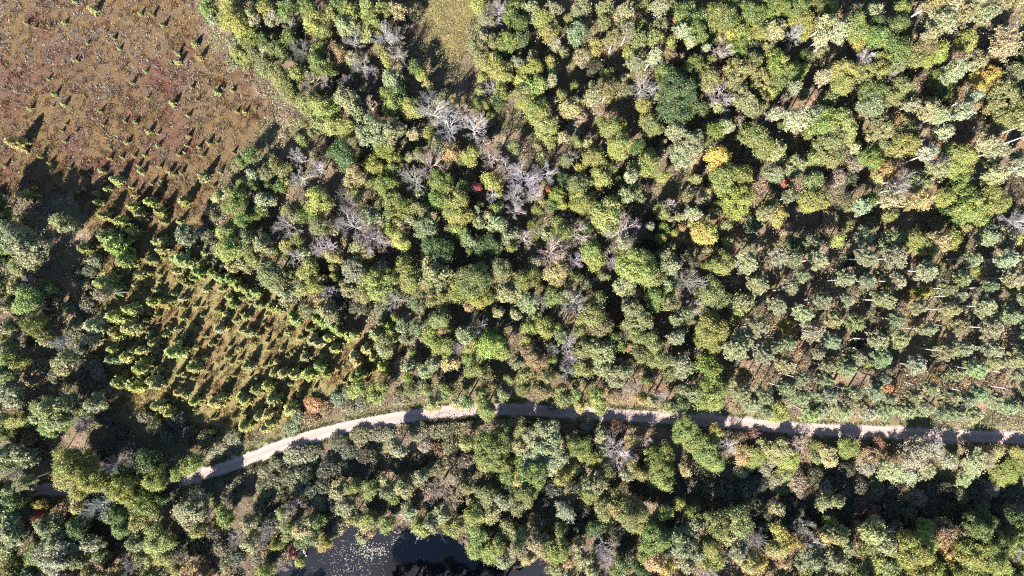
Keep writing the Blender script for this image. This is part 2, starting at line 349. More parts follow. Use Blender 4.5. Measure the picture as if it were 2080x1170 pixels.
BLOCKS[(1040, 0)] = """
30 30 52 oy,40 130 72 od,50 230 52 od,130 60 60 ok,200 110 60 oy,230 190 56 oy,250 60 52 ok,260 290 36 aW,440 60 72 op,400 190 76 op,450 115 40 op,560 60 52 ao,680 90 60 ak,700 200 60 ap,620 250 58 ao,
560 150 42 ao,790 20 52 oy,900 60 62 aT,980 110 30 yO,930 10 52 ak,880 170 60 ao,860 245 52 ao,720 330 46 oy,740 400 60 ap,850 360 40 aW,890 385 44 bw,960 265 42 oy,1030 200 52 aW,1090 265 30 aW,
1060 60 72 og,1130 100 72 og,1290 90 92 og,1120 200 72 og,1330 30 60 og,1330 200 52 yY,1280 230 34 yG,1390 190 60 oy,1480 80 82 og,1500 180 72 oy,1540 40 52 og,1380 290 62 og,1270 310 60 bp,1170 300 24 aW,
960 340 42 yB,1540 280 42 oo,800 520 78 bw=round pale bare tree beside a dark gap,940 450 72 og,1010 540 120 od=largest dark blue-green tree,1000 650 100 od,1090 640 60 od,1120 420 80 og,1200 470 72 oo,1150 655 42 od,
1290 440 50 yB,1260 580 72 bp=pinkish bare tree right of the dark trees,1250 640 42 ok,1380 440 82 oo,1440 390 70 oo,1500 500 82 oo,1420 600 82 op,1480 650 60 oo,800 640 46 oy,820 710 50 oo,870 770 60 oo,
630 780 72 oy,640 900 76 oy,510 960 72 oo,800 980 86 oy,740 1070 50 aW,550 1080 60 oy,780 890 50 od,920 920 50 sT,1000 800 70 op,1080 860 90 op,1040 960 60 op,1250 790 60 og,1310 780 40 aW,
1250 970 76 yY=sunny yellow tree left of broad green trees,1480 860 86 og,1440 790 50 og,1540 900 60 og,1390 740 36 sT,1510 700 32 bw,1300 1100 92 oy,1400 1080 70 oy,1120 960 46 sT,1200 1050 44 sT,850 1060 26 sR,920 1080 32 oy,
110 430 72 yy,70 480 52 yY,150 520 70 oy,60 570 60 oo,110 620 60 oy,160 680 76 yy,200 770 70 oy,240 880 36 oy,240 500 30 aW,360 650 70 ok,500 600 60 ak,580 560 60 ao,410 720 50 sT,380 800 50 sT,310 830 40 ok,
430 350 50 sT,350 960 42 bw,330 980 32 og,60 1080 82 bw,190 1060 62 bg,120 1140 52 bg,320 1100 50 od,220 1150 26 yR,400 1130 60 oo,30 390 46 op,120 340 46 op,480 870 34 ok,500 420 56 sd,620 480 50 so,
520 280 40 oy,660 150 40 ao,770 260 46 ao,1190 260 36 od,1480 300 40 od,1530 620 50 oo,900 840 40 so,700 560 40 so,1450 950 40 sT,1110 1090 36 ok
"""
BLOCKS[(1560, 0)] = """
60 50 82 og,180 40 80 og,280 30 60 og,380 60 52 oy,210 130 76 oy,40 180 70 ok,170 220 56 bg,330 160 50 ak,400 220 66 aW,300 250 50 aW,550 160 80 yy,560 250 42 yY,670 60 46 op,820 40 38 oy,700 150 60 od,800 150 60 og,
660 230 66 og,780 310 92 og,720 355 50 oy,600 340 42 bw,870 240 26 yG,930 50 40 sT,990 20 50 ak,1100 40 80 aW,1210 30 60 aW,1180 100 60 ak,1290 80 60 ak,1370 50 52 ak,1050 150 76 aT,980 210 50 aT,1220 250 62 oy,
1410 280 92 aW=wide cream yellow tree near the upper right corner,1500 40 42 ak,1070 330 52 oy,980 300 60 oo,1270 370 60 op,1330 470 76 yY,1360 350 42 yB,1130 450 60 aT,1060 500 60 og,1070 560 56 og,1500 460 82 op,
1450 600 100 oo,1490 700 100 oo,1220 600 36 aW,1260 650 26 yO=little orange tree beside a white aspen,1290 780 26 bw,50 400 90 og,100 480 80 og,10 560 42 oy,200 430 42 oy,240 330 46 od,450 430 86 oy,470 510 70 oy,
340 480 40 aW,650 460 80 oy,640 560 80 og,620 630 80 op,780 430 52 bp,820 540 60 oo,750 590 60 oo,860 640 40 aT,410 575 20 sO,150 560 40 aW,40 700 46 aW,50 655 22 yR,170 740 80 aW,260 690 50 ap,340 730 90 oy,
450 770 90 oy,390 840 90 oo,310 950 62 yy,400 960 60 oo,460 800 26 bw,690 780 80 op,790 730 52 yB,850 820 72 oo,830 890 90 oy,720 890 70 oo,640 960 70 og,540 1000 50 sT,180 1020 70 op,50 920 60 ok,50 1050 60 op,
90 1110 32 yR,960 700 60 ak,1020 720 60 aW,1160 700 50 aW,1040 820 50 aW,710 1040 66 yO=blazing orange tree beside a white bare tree,660 1075 40 yG,790 1090 72 bw=white bare tree below the orange one,780 1145 60 bw,
1140 930 70 oy,1210 960 80 oy,1140 1030 80 oy,1370 930 60 aW,1300 880 50 aW,970 950 50 aW,1050 970 42 bw,1020 1050 60 ak,900 1110 72 op,1170 1110 60 og,1380 1060 60 aW,1330 1140 60 oo,1530 1040 52 aW,1530 920 30 sR,
1510 950 40 op,280 1110 60 oo,1590 760 60 aW,1600 830 60 aW,1580 600 70 oo,1600 320 70 od,1590 100 60 ak,880 420 46 so,940 420 50 so,900 360 46 oo,1010 620 44 so,700 650 40 sT,440 640 46 so,360 610 46 oo,
1400 720 46 sT,1200 450 40 sT,1420 160 46 so,1110 640 50 so,480 130 40 op,540 900 40 sd,1460 390 46 sd,100 1000 40 ok,420 1080 50 sT,520 1100 46 sd
"""
BLOCKS[(0, 390)] = """
160 20 36 ly,590 8 18 ly,600 65 27 ly,640 150 36 ly,820 95 38 ly,855 140 38 ly,745 185 42 ly,815 240 36 ly,810 282 26 lg,915 60 32 ly,975 120 36 ly,995 180 26 ly,1120 55 36 ly,1095 180 22 ly,820 20 22 ly,
680 270 52 lg,720 350 70 lg,765 405 50 lg,530 345 36 lg,960 300 36 ly,1000 300 30 ly,980 365 36 ly,915 410 32 ly,850 490 36 ly,860 540 28 ly,830 580 26 ly,1120 430 54 lg,1060 400 32 ly,1130 260 60 op,
650 550 62 lg,690 600 50 lg,640 610 50 ap,810 705 46 ly,720 750 60 lg,800 820 50 ly,600 800 60 lp,690 850 30 ly,720 880 30 ly,700 940 32 lg,700 1000 46 ld,790 985 42 ly,820 955 30 ly,880 1065 52 ly,960 1080 26 ly,
1080 970 52 lg,1100 1100 26 ly,760 1150 52 lg,570 900 50 lp,950 1160 42 ly,1180 1050 42 lg,1430 1120 27 ly,1490 1060 30 ly,480 580 26 ly,930 680 30 ly,1000 690 30 ly,940 610 24 ly,950 920 30 ly,1040 660 22 ly,
1070 490 28 lp,1100 520 26 ly,1200 480 36 lg,1180 530 26 ly,1230 450 26 lg,1260 380 30 lg,960 540 26 ly,920 660 24 ly,1060 620 26 ly,1110 600 20 ly,1160 570 22 ly,1130 650 20 ly,1200 620 22 ly,1250 590 24 ly,
1260 640 24 ly,1300 580 24 ly,1290 660 24 ly,1340 600 24 ly,1350 680 24 ly,1400 640 24 ly,1430 690 28 lg,1480 650 24 ly,1520 640 28 ly,1490 760 26 ly,1440 780 22 ly,1380 740 22 ly,1310 740 20 ly,1230 740 22 ly,
1180 700 20 ly,1120 760 22 ly,1060 750 18 ly,1010 800 22 ly,1080 830 22 ly,1130 870 20 ly,1260 880 22 ly,1330 830 26 lp,1400 830 22 ly,1460 850 22 ly,1520 860 26 ly,1350 900 22 ly,1290 930 20 ly,1230 960 20 ly,
1400 940 20 ly,1460 960 24 ly,1530 930 22 ly,1320 1000 20 ly,1250 1010 18 ly,1380 1020 20 ly,1430 1060 22 ly,1540 990 24 lp,1300 490 34 lg,1350 510 38 lg,1400 540 40 lg,1450 560 40 lg,1500 590 36 lg,1550 600 36 lg,
890 780 18 ly,900 850 20 ly,960 740 18 ly,1010 870 20 ly,1060 910 20 ly,920 970 24 lp,870 960 34 lp,1100 690 20 ly,1170 800 18 ly,1210 830 18 ly,
1430 90 78 og,1480 170 62 og,1380 240 60 oy,1390 350 76 oy,1480 420 60 op,1510 280 60 op,1450 30 56 og,1520 370 60 oy,90 270 100 op=huge grey-green tree at the left border,170 350 90 op,30 320 80 oy,150 450 72 oo,
100 570 60 ok,150 660 92 yy,60 690 62 ok,190 720 50 bp,200 560 44 bg,230 820 80 og,260 590 52 od,60 830 60 ok,40 930 60 op,60 1010 70 og,120 1020 50 oy,40 1110 60 oo,390 1030 76 op,300 900 46 oo,370 915 40 bw,380 190 54 op,
140 180 50 so,10 600 36 oy,330 640 46 so,120 740 50 sT,20 470 50 sT,430 700 40 sp,490 650 40 so,530 690 44 sp,470 800 40 sp,440 860 36 so,540 480 40 so,580 420 40 sp,520 560 36 so,480 490 36 sd,560 720 34 sT,
620 250 36 so,590 320 34 so,480 950 44 sp,450 1010 40 so,500 1080 44 so,560 1050 40 so,250 1060 46 sT,200 1130 50 sT,600 1100 40 sT,330 1110 46 sp,1240 250 40 sp,1290 330 40 so,1250 130 34 so,1290 60 34 sp,1340 440 44 sd,1420 500 40 sd,
1210 160 28 sp,180 900 40 sd,-30 400 60 od,-40 560 60 oo,-40 700 60 oo,-30 850 60 oo,-40 180 90 od,-60 60 80 od
"""
BLOCKS[(520, 390)] = """
50 50 60 op,20 130 42 og,30 330 60 ok,210 110 60 oo,280 140 40 og,210 200 72 bp=wide pinkish bare tree above the larch thicket,380 60 76 yy,340 105 40 og,390 200 70 oo,470 200 50 sT,560 60 72 bd,600 210 72 bg,680 270 80 bw,
720 230 60 bp,760 300 50 bg,600 20 50 oo,690 150 76 op,770 170 60 op,800 220 50 yy,870 90 86 og,820 40 60 og,880 180 40 op,990 100 56 oo,960 180 50 ok,1040 230 76 op,1100 30 60 og,1220 60 76 oy,1190 130 60 oy,1240 150 70 oy,
1220 215 50 oy,1430 20 40 bw,1460 110 46 og,1480 200 60 op,1530 270 50 op,1420 330 64 od=deep green tree in the middle of the wood,1450 370 40 od,1310 300 46 op,1260 260 50 og,1360 190 44 op,890 300 62 yY=round olive gold tree beside a dark gap,
1130 360 80 od,1060 330 60 od,640 330 64 op,665 370 46 yY,480 390 52 yG,430 340 72 bw=white bare tree with a golden neighbour,290 370 40 op,240 410 46 bg,180 300 50 sT,100 300 50 sT,90 490 72 oo,130 560 60 oo,60 450 50 op,
320 490 60 oy,340 560 60 oy,280 600 46 oo,370 650 50 yG,440 610 42 bw,190 620 52 op,600 490 80 op,560 600 50 op,640 500 46 bw,740 560 100 yy,660 610 70 oo,820 610 60 oo,780 470 46 bd,900 470 70 oy,950 540 76 oy,
1080 520 100 op,1070 620 80 oo,1150 580 50 ok,1160 640 36 oy,1320 540 110 og=broadest fresh green tree in mid wood,1240 620 60 yy,1370 640 80 oy,1290 690 32 yG,1300 725 26 sR,1500 480 70 oo,1510 610 70 op,850 660 50 bw,
980 690 60 ap,440 740 70 op,300 720 56 oo,720 870 46 lg,790 950 60 oo,1050 780 44 so,990 820 56 ap,1120 760 70 oo,1070 880 42 oy,1110 930 60 oy,1170 990 50 oy,1170 1035 46 yG,1230 960 36 bw,1270 880 70 op,1320 940 60 oy,
1310 1010 50 og,1420 950 80 oy,1490 980 60 oy,1360 810 50 bg,1330 1080 60 yy,1400 1110 50 oo,1150 1110 50 sd,1080 1040 46 op,960 1000 46 sT,900 1050 44 sT,940 900 44 ap,900 800 46 ap,
30 690 32 ly,100 700 34 lg,160 705 34 ly,210 745 34 lg,60 745 26 ly,235 780 36 lg,370 760 40 lg,420 790 44 lg,480 825 44 lg,520 860 36 lg,590 870 36 ly,555 890 30 lg,130 890 24 ly,270 890 26 ly,350 910 36 lp,390 925 34 lp,450 890 30 ly,
480 955 36 ly,600 1000 40 lp,620 1040 34 ly,530 1050 26 ly,410 1000 26 ly,395 1065 40 lg,330 1110 48 lg,170 1120 38 ly,250 1105 36 ly,430 1110 32 lg,680 960 36 ly,710 1000 30 ly,775 1060 40 lg,590 1120 34 lg,300 1000 30 ly,90 960 24 ly,
60 1060 26 ly,105 1100 30 ly,20 870 22 ly,70 820 20 ly,190 850 22 ly,60 900 22 ly,160 960 22 ly,220 990 24 ly,20 1000 22 ly,130 1030 22 ly,320 840 26 lg,650 1090 32 lg,840 890 30 lg,820 820 30 lg,
660 700 40 sd,770 720 44 sp,600 690 40 sd,1010 900 40 sT,1460 700 40 sd,500 660 40 sd,430 470 46 sd,380 430 36 sT,1190 220 30 oo,1090 400 40 sd,700 430 44 sT
"""
BLOCKS[(1040, 390)] = """
30 40 62 bg,20 110 50 bg,120 20 42 bw,180 60 32 yB,150 110 30 og,270 20 52 oy,430 55 70 oy,400 20 40 oy,240 90 32 og,590 140 100 oy,530 180 50 oo,690 30 50 ap,330 150 46 sT,300 230 72 yy,210 260 38 op,380 260 76 bg,85 295 52 bw,
20 250 42 op,240 370 86 bp=big tan bare tree with a fan of twigs,280 420 60 bt,270 500 80 yG=tan gold tree just below the fan of bare twigs,380 410 50 bp,480 370 76 oy,470 220 42 od,510 430 46 oy,660 240 110 bp=widest pinkish grey bare tree,
720 200 50 bg,690 310 50 aT,650 370 36 oy,620 430 42 bg,790 450 120 oy=broad yellow-green tree among grey-green crowns,720 490 60 oy,850 500 80 oy,930 390 50 op,950 450 70 op,960 550 46 op,690 570 64 ok,740 620 42 op,960 600 42 og,
870 650 66 og,960 680 42 ap,1080 530 78 bw=round grey bare tree left of the first pines,1200 610 86 oo,1240 670 66 oo,1160 640 50 op,1080 700 56 bg,1060 740 42 ap,910 100 36 oy,960 80 42 bw,970 160 18 aW,
1025 220 26 yO=tiny orange tree in a shadowed clearing,1170 240 80 yY=pale lemon tree at a shadowed clearing,1120 220 30 oy,1280 430 82 yy=bright lime tree beside the first pines,1410 430 70 pp,1370 50 92 oy,1080 120 46 aW,1180 40 46 sT,1540 150 60 ak,
830 215 26 aW,100 530 80 og,60 560 50 op,60 630 60 ok,100 665 66 op,180 640 52 bg,270 640 66 og,340 615 50 op,370 670 70 bw,400 725 50 bg,480 760 80 oy,540 800 80 oo,500 690 60 oo,760 760 100 oo,780 850 70 oo,720 700 50 op,
620 880 44 og,690 840 40 bd,1210 830 110 oy=great olive tree right of the dead wood,1210 930 80 oy,1390 680 66 op,1370 740 50 oy,1000 780 42 ap,1000 890 50 ap,1140 990 34 bw,200 830 60 oy,110 830 50 yy,340 900 50 bw,280 880 46 ap,
250 970 38 bw,360 1010 46 bw,340 1110 48 bg,440 960 60 oo,540 970 80 op,560 1050 60 op,640 930 44 og,710 950 26 yO,620 1010 18 yR,770 980 60 oo,870 930 60 oo,900 1000 70 oo,1040 1050 70 op,1200 1080 96 og=fresh green tree below the great olive one,
110 990 60 yB,145 1040 56 yB,30 1040 50 op,80 1130 50 oo,220 1120 50 oo,440 1090 56 oo,600 1100 60 op,690 1090 60 op,960 1110 50 oo,830 1110 46 sT,760 1150 46 bp,640 1150 50 op,1360 960 76 pp,1410 900 70 pp,1480 830 76 pp,
1330 1130 50 op,1400 1130 60 ok,1500 560 60 pp,1530 980 60 pp,880 820 46 sB,930 860 46 sB,620 770 40 sB,560 890 36 sO,510 560 46 so,560 620 46 so,500 480 44 so,830 330 40 sd,1050 380 44 sd,1000 170 40 sd,870 180 44 sd,1080 880 40 sd,
1260 300 40 sd,1460 190 46 so,1440 330 46 so,1370 150 40 sT,750 130 46 so,640 60 30 sT,1480 640 56 sT,1340 560 44 sT,1340 860 40 so,1050 620 40 sT
"""
BLOCKS[(1560, 390)] = """
60 410 60 pp,150 405 52 pp,300 410 56 pp,590 400 56 pp,760 400 76 pp,1240 400 52 pp,1430 400 66 pp,960 470 62 pp,460 540 56 pp,210 530 46 pp,590 540 46 pp,790 540 52 pp,1160 530 52 pp,1500 520 62 pp,1330 590 46 pp,1080 590 46 pp,
130 600 46 pp,330 660 62 pp,470 660 52 pp,710 660 66 pp,1170 640 52 pp,1540 650 46 pp,40 680 56 pp,200 740 62 pp,910 710 56 pp,1320 700 62 pp,1110 720 42 pp,390 800 56 pp,540 790 62 pp,790 770 52 pp,1470 760 56 pp,1150 820 62 pp,
1350 830 66 pp,960 840 48 pp,270 850 70 pp,380 920 62 pp,640 910 62 pp,790 910 62 pp,110 930 52 pp,10 970 46 pp,1060 970 66 pp,1180 970 58 pp,1350 960 62 pp,520 1000 56 pp,310 980 42 pp,700 1020 62 pp,100 1050 62 pp,370 1060 62 pp,
900 1060 62 pp,1250 1080 70 pp,1370 1040 52 pp,1500 1010 62 pp,470 1090 52 pp,690 1130 52 pp,340 1140 52 pp,1110 1120 56 pp,1540 1120 52 pp,200 1140 50 pp,1590 400 56 pp,1620 580 56 pp,1600 790 56 pp,1620 940 60 pp,1590 860 50 pp,
270 40 82 oy,250 95 40 yY=green tree edged in yellow at the clearing's corner,60 150 46 yY,120 30 46 ap,1090 30 60 oy,1240 60 100 oy=bright green spreading tree above the pines,1350 50 90 oy,1130 120 50 od,1190 130 70 oy,1300 160 52 yy,
1420 80 60 oy,1210 225 30 yG,950 40 52 yG,870 70 60 ak,720 60 60 aW,620 40 42 og,560 90 50 aW,1340 260 76 op,1440 280 66 op,1510 190 86 bw=broken white bare tree by the right border,1540 290 46 yY,900 300 72 yy,1050 300 70 ok,1140 290 52 oy,
990 335 50 yy,250 310 56 op,150 300 46 od,430 300 42 yy,580 270 50 op,660 280 40 sT,770 290 62 op,950 610 44 yy,870 630 40 sO,1490 590 34 yy,110 830 42 yy,100 955 40 yG,200 930 36 sO,1060 1110 26 oy,590 1050 44 oy,750 820 30 sT,
1220 560 36 sT,660 560 40 sB,520 420 40 sd,350 490 30 sB,900 780 34 sB,450 890 32 sO,560 920 40 sd,250 1010 36 sB,1010 660 36 sB,1250 640 40 sT,630 720 36 sT,1060 850 30 sB,850 960 36 sB,1440 900 36 sd,1460 690 36 sT,1290 480 30 yy,
330 340 40 sT,480 200 44 so,380 170 46 sT,640 190 46 so,700 130 40 so,100 210 44 sT,1030 200 46 sT,1150 450 36 sT,520 690 30 sB,60 800 36 sd,480 1000 26 sT,800 1080 36 sB,1430 1100 36 sB,160 690 26 sB,260 620 30 sB,830 850 30 sT
"""
BLOCKS[(0, 780)] = """
60 60 80 op,30 230 50 oy,110 220 60 oy,20 300 46 og,270 130 60 og,330 180 110 op=great rounded grey-green tree above the yellow-green one,330 250 70 og,450 150 80 oo,560 130 60 op,490 230 46 bg,60 420 70 op,30 500 56 oo,150 450 56 op,
170 590 52 ap,80 540 46 bw,400 480 96 yy=big lemon green tree hiding the lane,390 560 66 yy,570 590 86 yy,480 620 60 oy,530 500 60 oo,750 660 90 oy,760 540 60 og,940 590 80 oy,850 620 50 oy,900 480 70 od,700 500 56 bg,790 460 52 bg,
1130 510 50 oy,1180 480 46 oy,1090 545 38 oy,630 730 66 bw=white bare tree beside a tiny red one,530 790 38 bw,725 713 18 yR=tiny red tree by the white bare tree,250 740 32 yY,230 800 30 yR=red bush-sized tree near the lower left corner,465 740 46 yG,330 750 46 sB,
700 820 76 od,870 720 90 og,850 830 60 yy,740 860 60 og,1160 740 96 op=bluish grey-green dome tree below the road,1150 830 60 op,1190 880 42 yy,1365 810 56 oy,830 970 66 op,960 950 90 yy,1000 1060 60 oy,930 1080 50 yy,300 880 80 op,
340 970 80 op,350 1050 110 op,250 1040 90 og,450 1060 80 op,560 980 60 op,600 1050 50 oo,190 1130 46 yG,60 900 90 op,40 1000 80 op,60 1120 80 og,100 740 70 od,30 790 60 od,480 880 70 od,1160 1120 42 yO,1250 1140 38 sO,1080 1130 36 oy,
1440 940 50 bg,1520 830 56 ok,1530 960 54 ok,850 1060 36 oo,780 1100 44 bg,1080 1060 36 bg,
980 125 42 ly,1040 170 30 ly,760 0 30 ly,840 20 42 ly,950 5 34 ly,1090 55 32 ly,1130 62 26 ly,1190 110 36 lg,1240 85 18 ly,1320 110 42 ly,1350 75 32 ly,1490 260 40 lg,1300 285 24 lg,1500 110 36 ly,1470 85 28 ly,1550 40 28 ly,1310 205 16 ly,1430 190 13 ly,1555 190 26 ly,
680 60 46 sT,760 120 36 so,640 200 50 sd,720 300 50 sd,880 200 40 so,950 260 46 so,1080 220 56 sd,1150 300 46 sd,1250 330 46 so,1350 380 46 so,1420 330 44 so,1300 420 40 sp,820 400 50 sd,640 420 50 sd,1010 330 44 so,180 330 50 sT,100 330 40 sd,
230 420 46 sd,1050 660 46 sd,980 700 40 od,1270 640 44 sd,1400 700 46 sd,1430 600 46 sd,1300 900 44 sd,1350 1000 44 so,1250 1000 44 sd,1180 1010 40 so,1110 960 40 sd,700 960 50 sd,660 1090 46 sB,620 880 50 sd,1440 1060 46 sd,1350 720 22 sR,1510 640 24 sR,
1370 1100 40 so,-40 40 80 op,-50 300 70 oo,-50 480 60 op,-40 700 70 od,-40 900 80 op,-5 690 84 od,70 668 56 op,15 730 60 op,110 700 50 od,60 780 64 op,-50 1080 80 op,200 1220 90 op,380 1220 90 op,700 1220 70 oo,60 1240 90 op,560 1200 70 oo,900 1200 60 oo,1120 1220 60 oo
"""
BLOCKS[(520, 780)] = """
20 20 34 ly,70 10 36 lg,110 90 46 ly,80 180 40 ly,200 150 46 ly,60 270 32 ly,90 240 30 ly,20 180 32 ly,10 60 26 ly,
220 270 46 sp,350 130 42 sO,620 30 42 oy,720 70 56 oy,770 30 40 oy,810 60 34 sp,1160 50 46 og=vivid green bush-like tree above the lane,1070 110 54 ok,1210 120 34 ok,1400 160 62 oy=green tree overhanging the lane,1290 100 42 ap,1380 60 46 oy,1500 60 42 oo,
300 90 34 so,420 150 38 sB,480 190 36 so,560 140 40 so,640 120 40 so,680 170 34 sB,760 130 36 so,840 150 32 so,880 90 40 so,950 110 34 so,960 40 44 so,1010 30 40 so,500 90 40 sp,570 50 40 so,400 230 28 so,330 200 40 sB,250 200 40 so,180 330 30 so,
120 330 34 so,40 340 34 so,430 80 36 sp,
250 450 66 sp,330 430 50 so,200 560 56 so,280 560 56 sp,120 600 56 so,60 640 50 sp,130 500 46 so,60 540 46 so,400 400 36 so,640 320 50 so,730 310 40 so,860 390 52 ok,790 310 40 sp,1000 300 56 so,1080 310 46 so,1150 290 46 so,1220 280 40 so,1290 270 40 sB,
1350 300 36 sT,1100 400 46 sB,1180 380 44 so,960 290 36 sp,1040 380 40 sT,1290 360 40 oy,1420 400 90 og=bright green spreading tree right below the lane,1480 470 80 og,1400 490 50 oy,1530 560 50 og,1500 330 60 og,500 350 40 sd,570 420 50 sd,680 440 50 sd,
430 520 50 sd,420 620 50 sd,560 520 46 sd,700 540 46 sd,860 500 50 sd,980 470 46 sd,1090 510 46 so,1180 470 40 so,1270 480 46 sT,
500 640 60 ok,590 620 60 og,690 640 52 oy,770 580 42 op,780 660 42 ap,830 680 40 og,890 630 64 ok,960 600 46 oo,1000 570 50 op,1130 620 86 bp=wide pinkish half-bare tree above the pond,1190 690 56 bt,1040 660 46 sT,1290 620 48 oo,1400 690 70 oo,
1500 720 50 op,1330 720 40 ok,1240 560 46 so,230 750 46 bw,180 780 50 ok,280 870 74 ok,330 920 56 oo,370 840 50 og,200 900 46 oo,60 880 46 bw,55 940 40 bw,400 950 44 yy,420 985 34 yY,560 760 60 op,600 800 52 oo,680 840 60 yy,680 900 40 yO=orange-tinged tree leaning over the pond,
790 850 50 yy,930 790 50 op,1000 870 46 yy,1080 850 50 op,1130 800 60 op,1200 880 60 oy,1330 820 70 yy,1430 790 60 ok,1350 940 60 og=green tree at the pond's right corner,1290 870 50 oo,1330 1010 60 oy,1440 1000 70 oy,1430 1060 50 oy,1520 1060 60 op,
1255 940 40 bt,1490 950 46 sT,130 970 32 oy,280 960 44 od,270 1080 32 yy,220 1020 40 sR,180 1060 30 sR,50 1140 50 oy,170 1110 32 bw,90 1070 44 sd,650 930 38 op,470 730 46 sd,720 740 44 sd,850 740 46 sd,980 720 46 so,1080 730 44 sd,1250 750 44 sd,
30 760 46 so,100 720 46 sd,150 680 50 so,250 650 46 sp,330 660 46 sp,390 720 44 sp,450 830 44 sd,110 820 44 so,20 830 46 so,430 900 40 so,500 870 40 sT,870 880 32 sT,1550 640 50 od,1540 880 46 oo,60 1010 40 sB,20 1060 46 so,
760 1330 96 og,900 1350 100 op,1020 1340 96 og,1130 1350 100 oo,1260 1360 96 og,1400 1330 90 oo,1500 1300 80 og
"""
BLOCKS[(1040, 780)] = """
60 380 70 op,190 300 96 op,200 420 124 op=massive grey-green tree below the lane,60 470 70 og,140 560 80 og,60 590 50 oy,400 380 80 og,430 430 60 oy,530 470 70 oy,555 420 50 oo,370 500 52 oy,470 490 30 sB,300 560 60 oy,
650 420 86 bw=pale grey bare tree below the lane,730 340 34 yG,810 350 40 bp,540 320 44 ok,900 430 80 og,900 520 108 og,940 600 48 yy,800 550 40 oo,740 510 46 oy,680 560 36 aW,1060 290 80 og=bright green tree touching the lane's lower edge,1110 340 80 og,
1190 420 90 og,1240 480 56 oy,1240 295 46 oy,1070 530 42 ok,1410 440 66 yG,1480 460 70 yy,1530 400 56 ok,1400 540 36 ok,1540 510 46 op,1310 380 46 bp,500 600 80 op,470 660 60 og,590 540 50 oo,90 680 70 oo,
330 780 64 aW=pale silvery tree alone in deep shade,300 880 42 oy,560 760 60 oo,630 740 60 oo,740 800 100 oo,780 870 60 yy,920 770 46 yy,1015 730 36 yy,1100 790 52 og,1120 860 52 op,1250 840 80 oo,1380 820 80 oo,1040 920 70 op,1070 1000 80 op,1050 1080 60 op,
860 960 90 og=lush green tree with yellow skirts,900 900 56 od,880 1080 66 yG,930 1110 46 yY,820 1060 40 yy,1210 1010 70 yy,1230 1080 60 yy,1180 960 40 yY,1310 930 50 ok,1440 1090 76 yG,1390 1010 60 op,1500 1100 50 yY,570 990 60 bw,590 1080 46 bg,
500 880 50 od,140 960 70 ok,200 1010 56 oy,260 1010 80 oy,330 1090 50 yO,410 980 46 ok,430 1050 46 ok,30 1010 60 ap,40 930 46 op,100 1060 46 ok,280 1140 50 op,660 1120 60 oo,500 1150 42 ok,780 1130 46 od,1200 1140 50 bw,1460 960 66 bd,1540 1000 50 sB,
150 850 46 sT,640 700 56 oo,1300 660 60 sd,1200 650 60 sd,1100 620 52 sd,1420 650 60 sd,1500 600 56 sd,1450 730 56 sd,1530 760 60 sd,1000 660 44 sd,850 660 50 sd,760 640 50 sd,250 640 50 sd,380 620 46 sd,430 770 44 sd,420 860 46 sd,200 730 46 sd,
30 720 50 oo,60 800 50 sd,230 900 46 so,560 860 46 sd,660 900 50 sd,690 990 50 sd,380 920 44 sd,700 1060 46 sd,970 840 46 sd,950 1010 40 sd,1310 1040 44 sd,1530 880 50 sd,
60 30 46 oo,320 100 52 oo,300 50 46 oo,420 115 40 yG,390 60 42 oo,510 80 60 oy,530 130 42 oy,620 80 38 sO,700 50 46 bp,790 90 36 yG,850 110 40 ak,900 80 46 bg,960 150 46 op,1040 110 56 od,1100 50 72 op,1210 60 96 yy=olive gold tree at the lane's upper edge,
1230 110 60 oy,1380 60 62 pp,1430 110 56 pp,1520 90 62 pp,1540 180 52 pp,200 40 50 yB,120 50 44 sB,250 110 40 so,660 120 36 sp,
100 250 36 sT,180 240 36 sB,270 250 40 sB,350 260 36 sT,450 250 40 so,560 240 36 so,640 260 40 sB,700 250 36 sT,780 260 34 so,870 260 36 sT,940 330 36 so,1340 330 46 sB,1400 330 40 sB,1490 330 40 sB,620 340 36 so,30 260 50 oo
"""
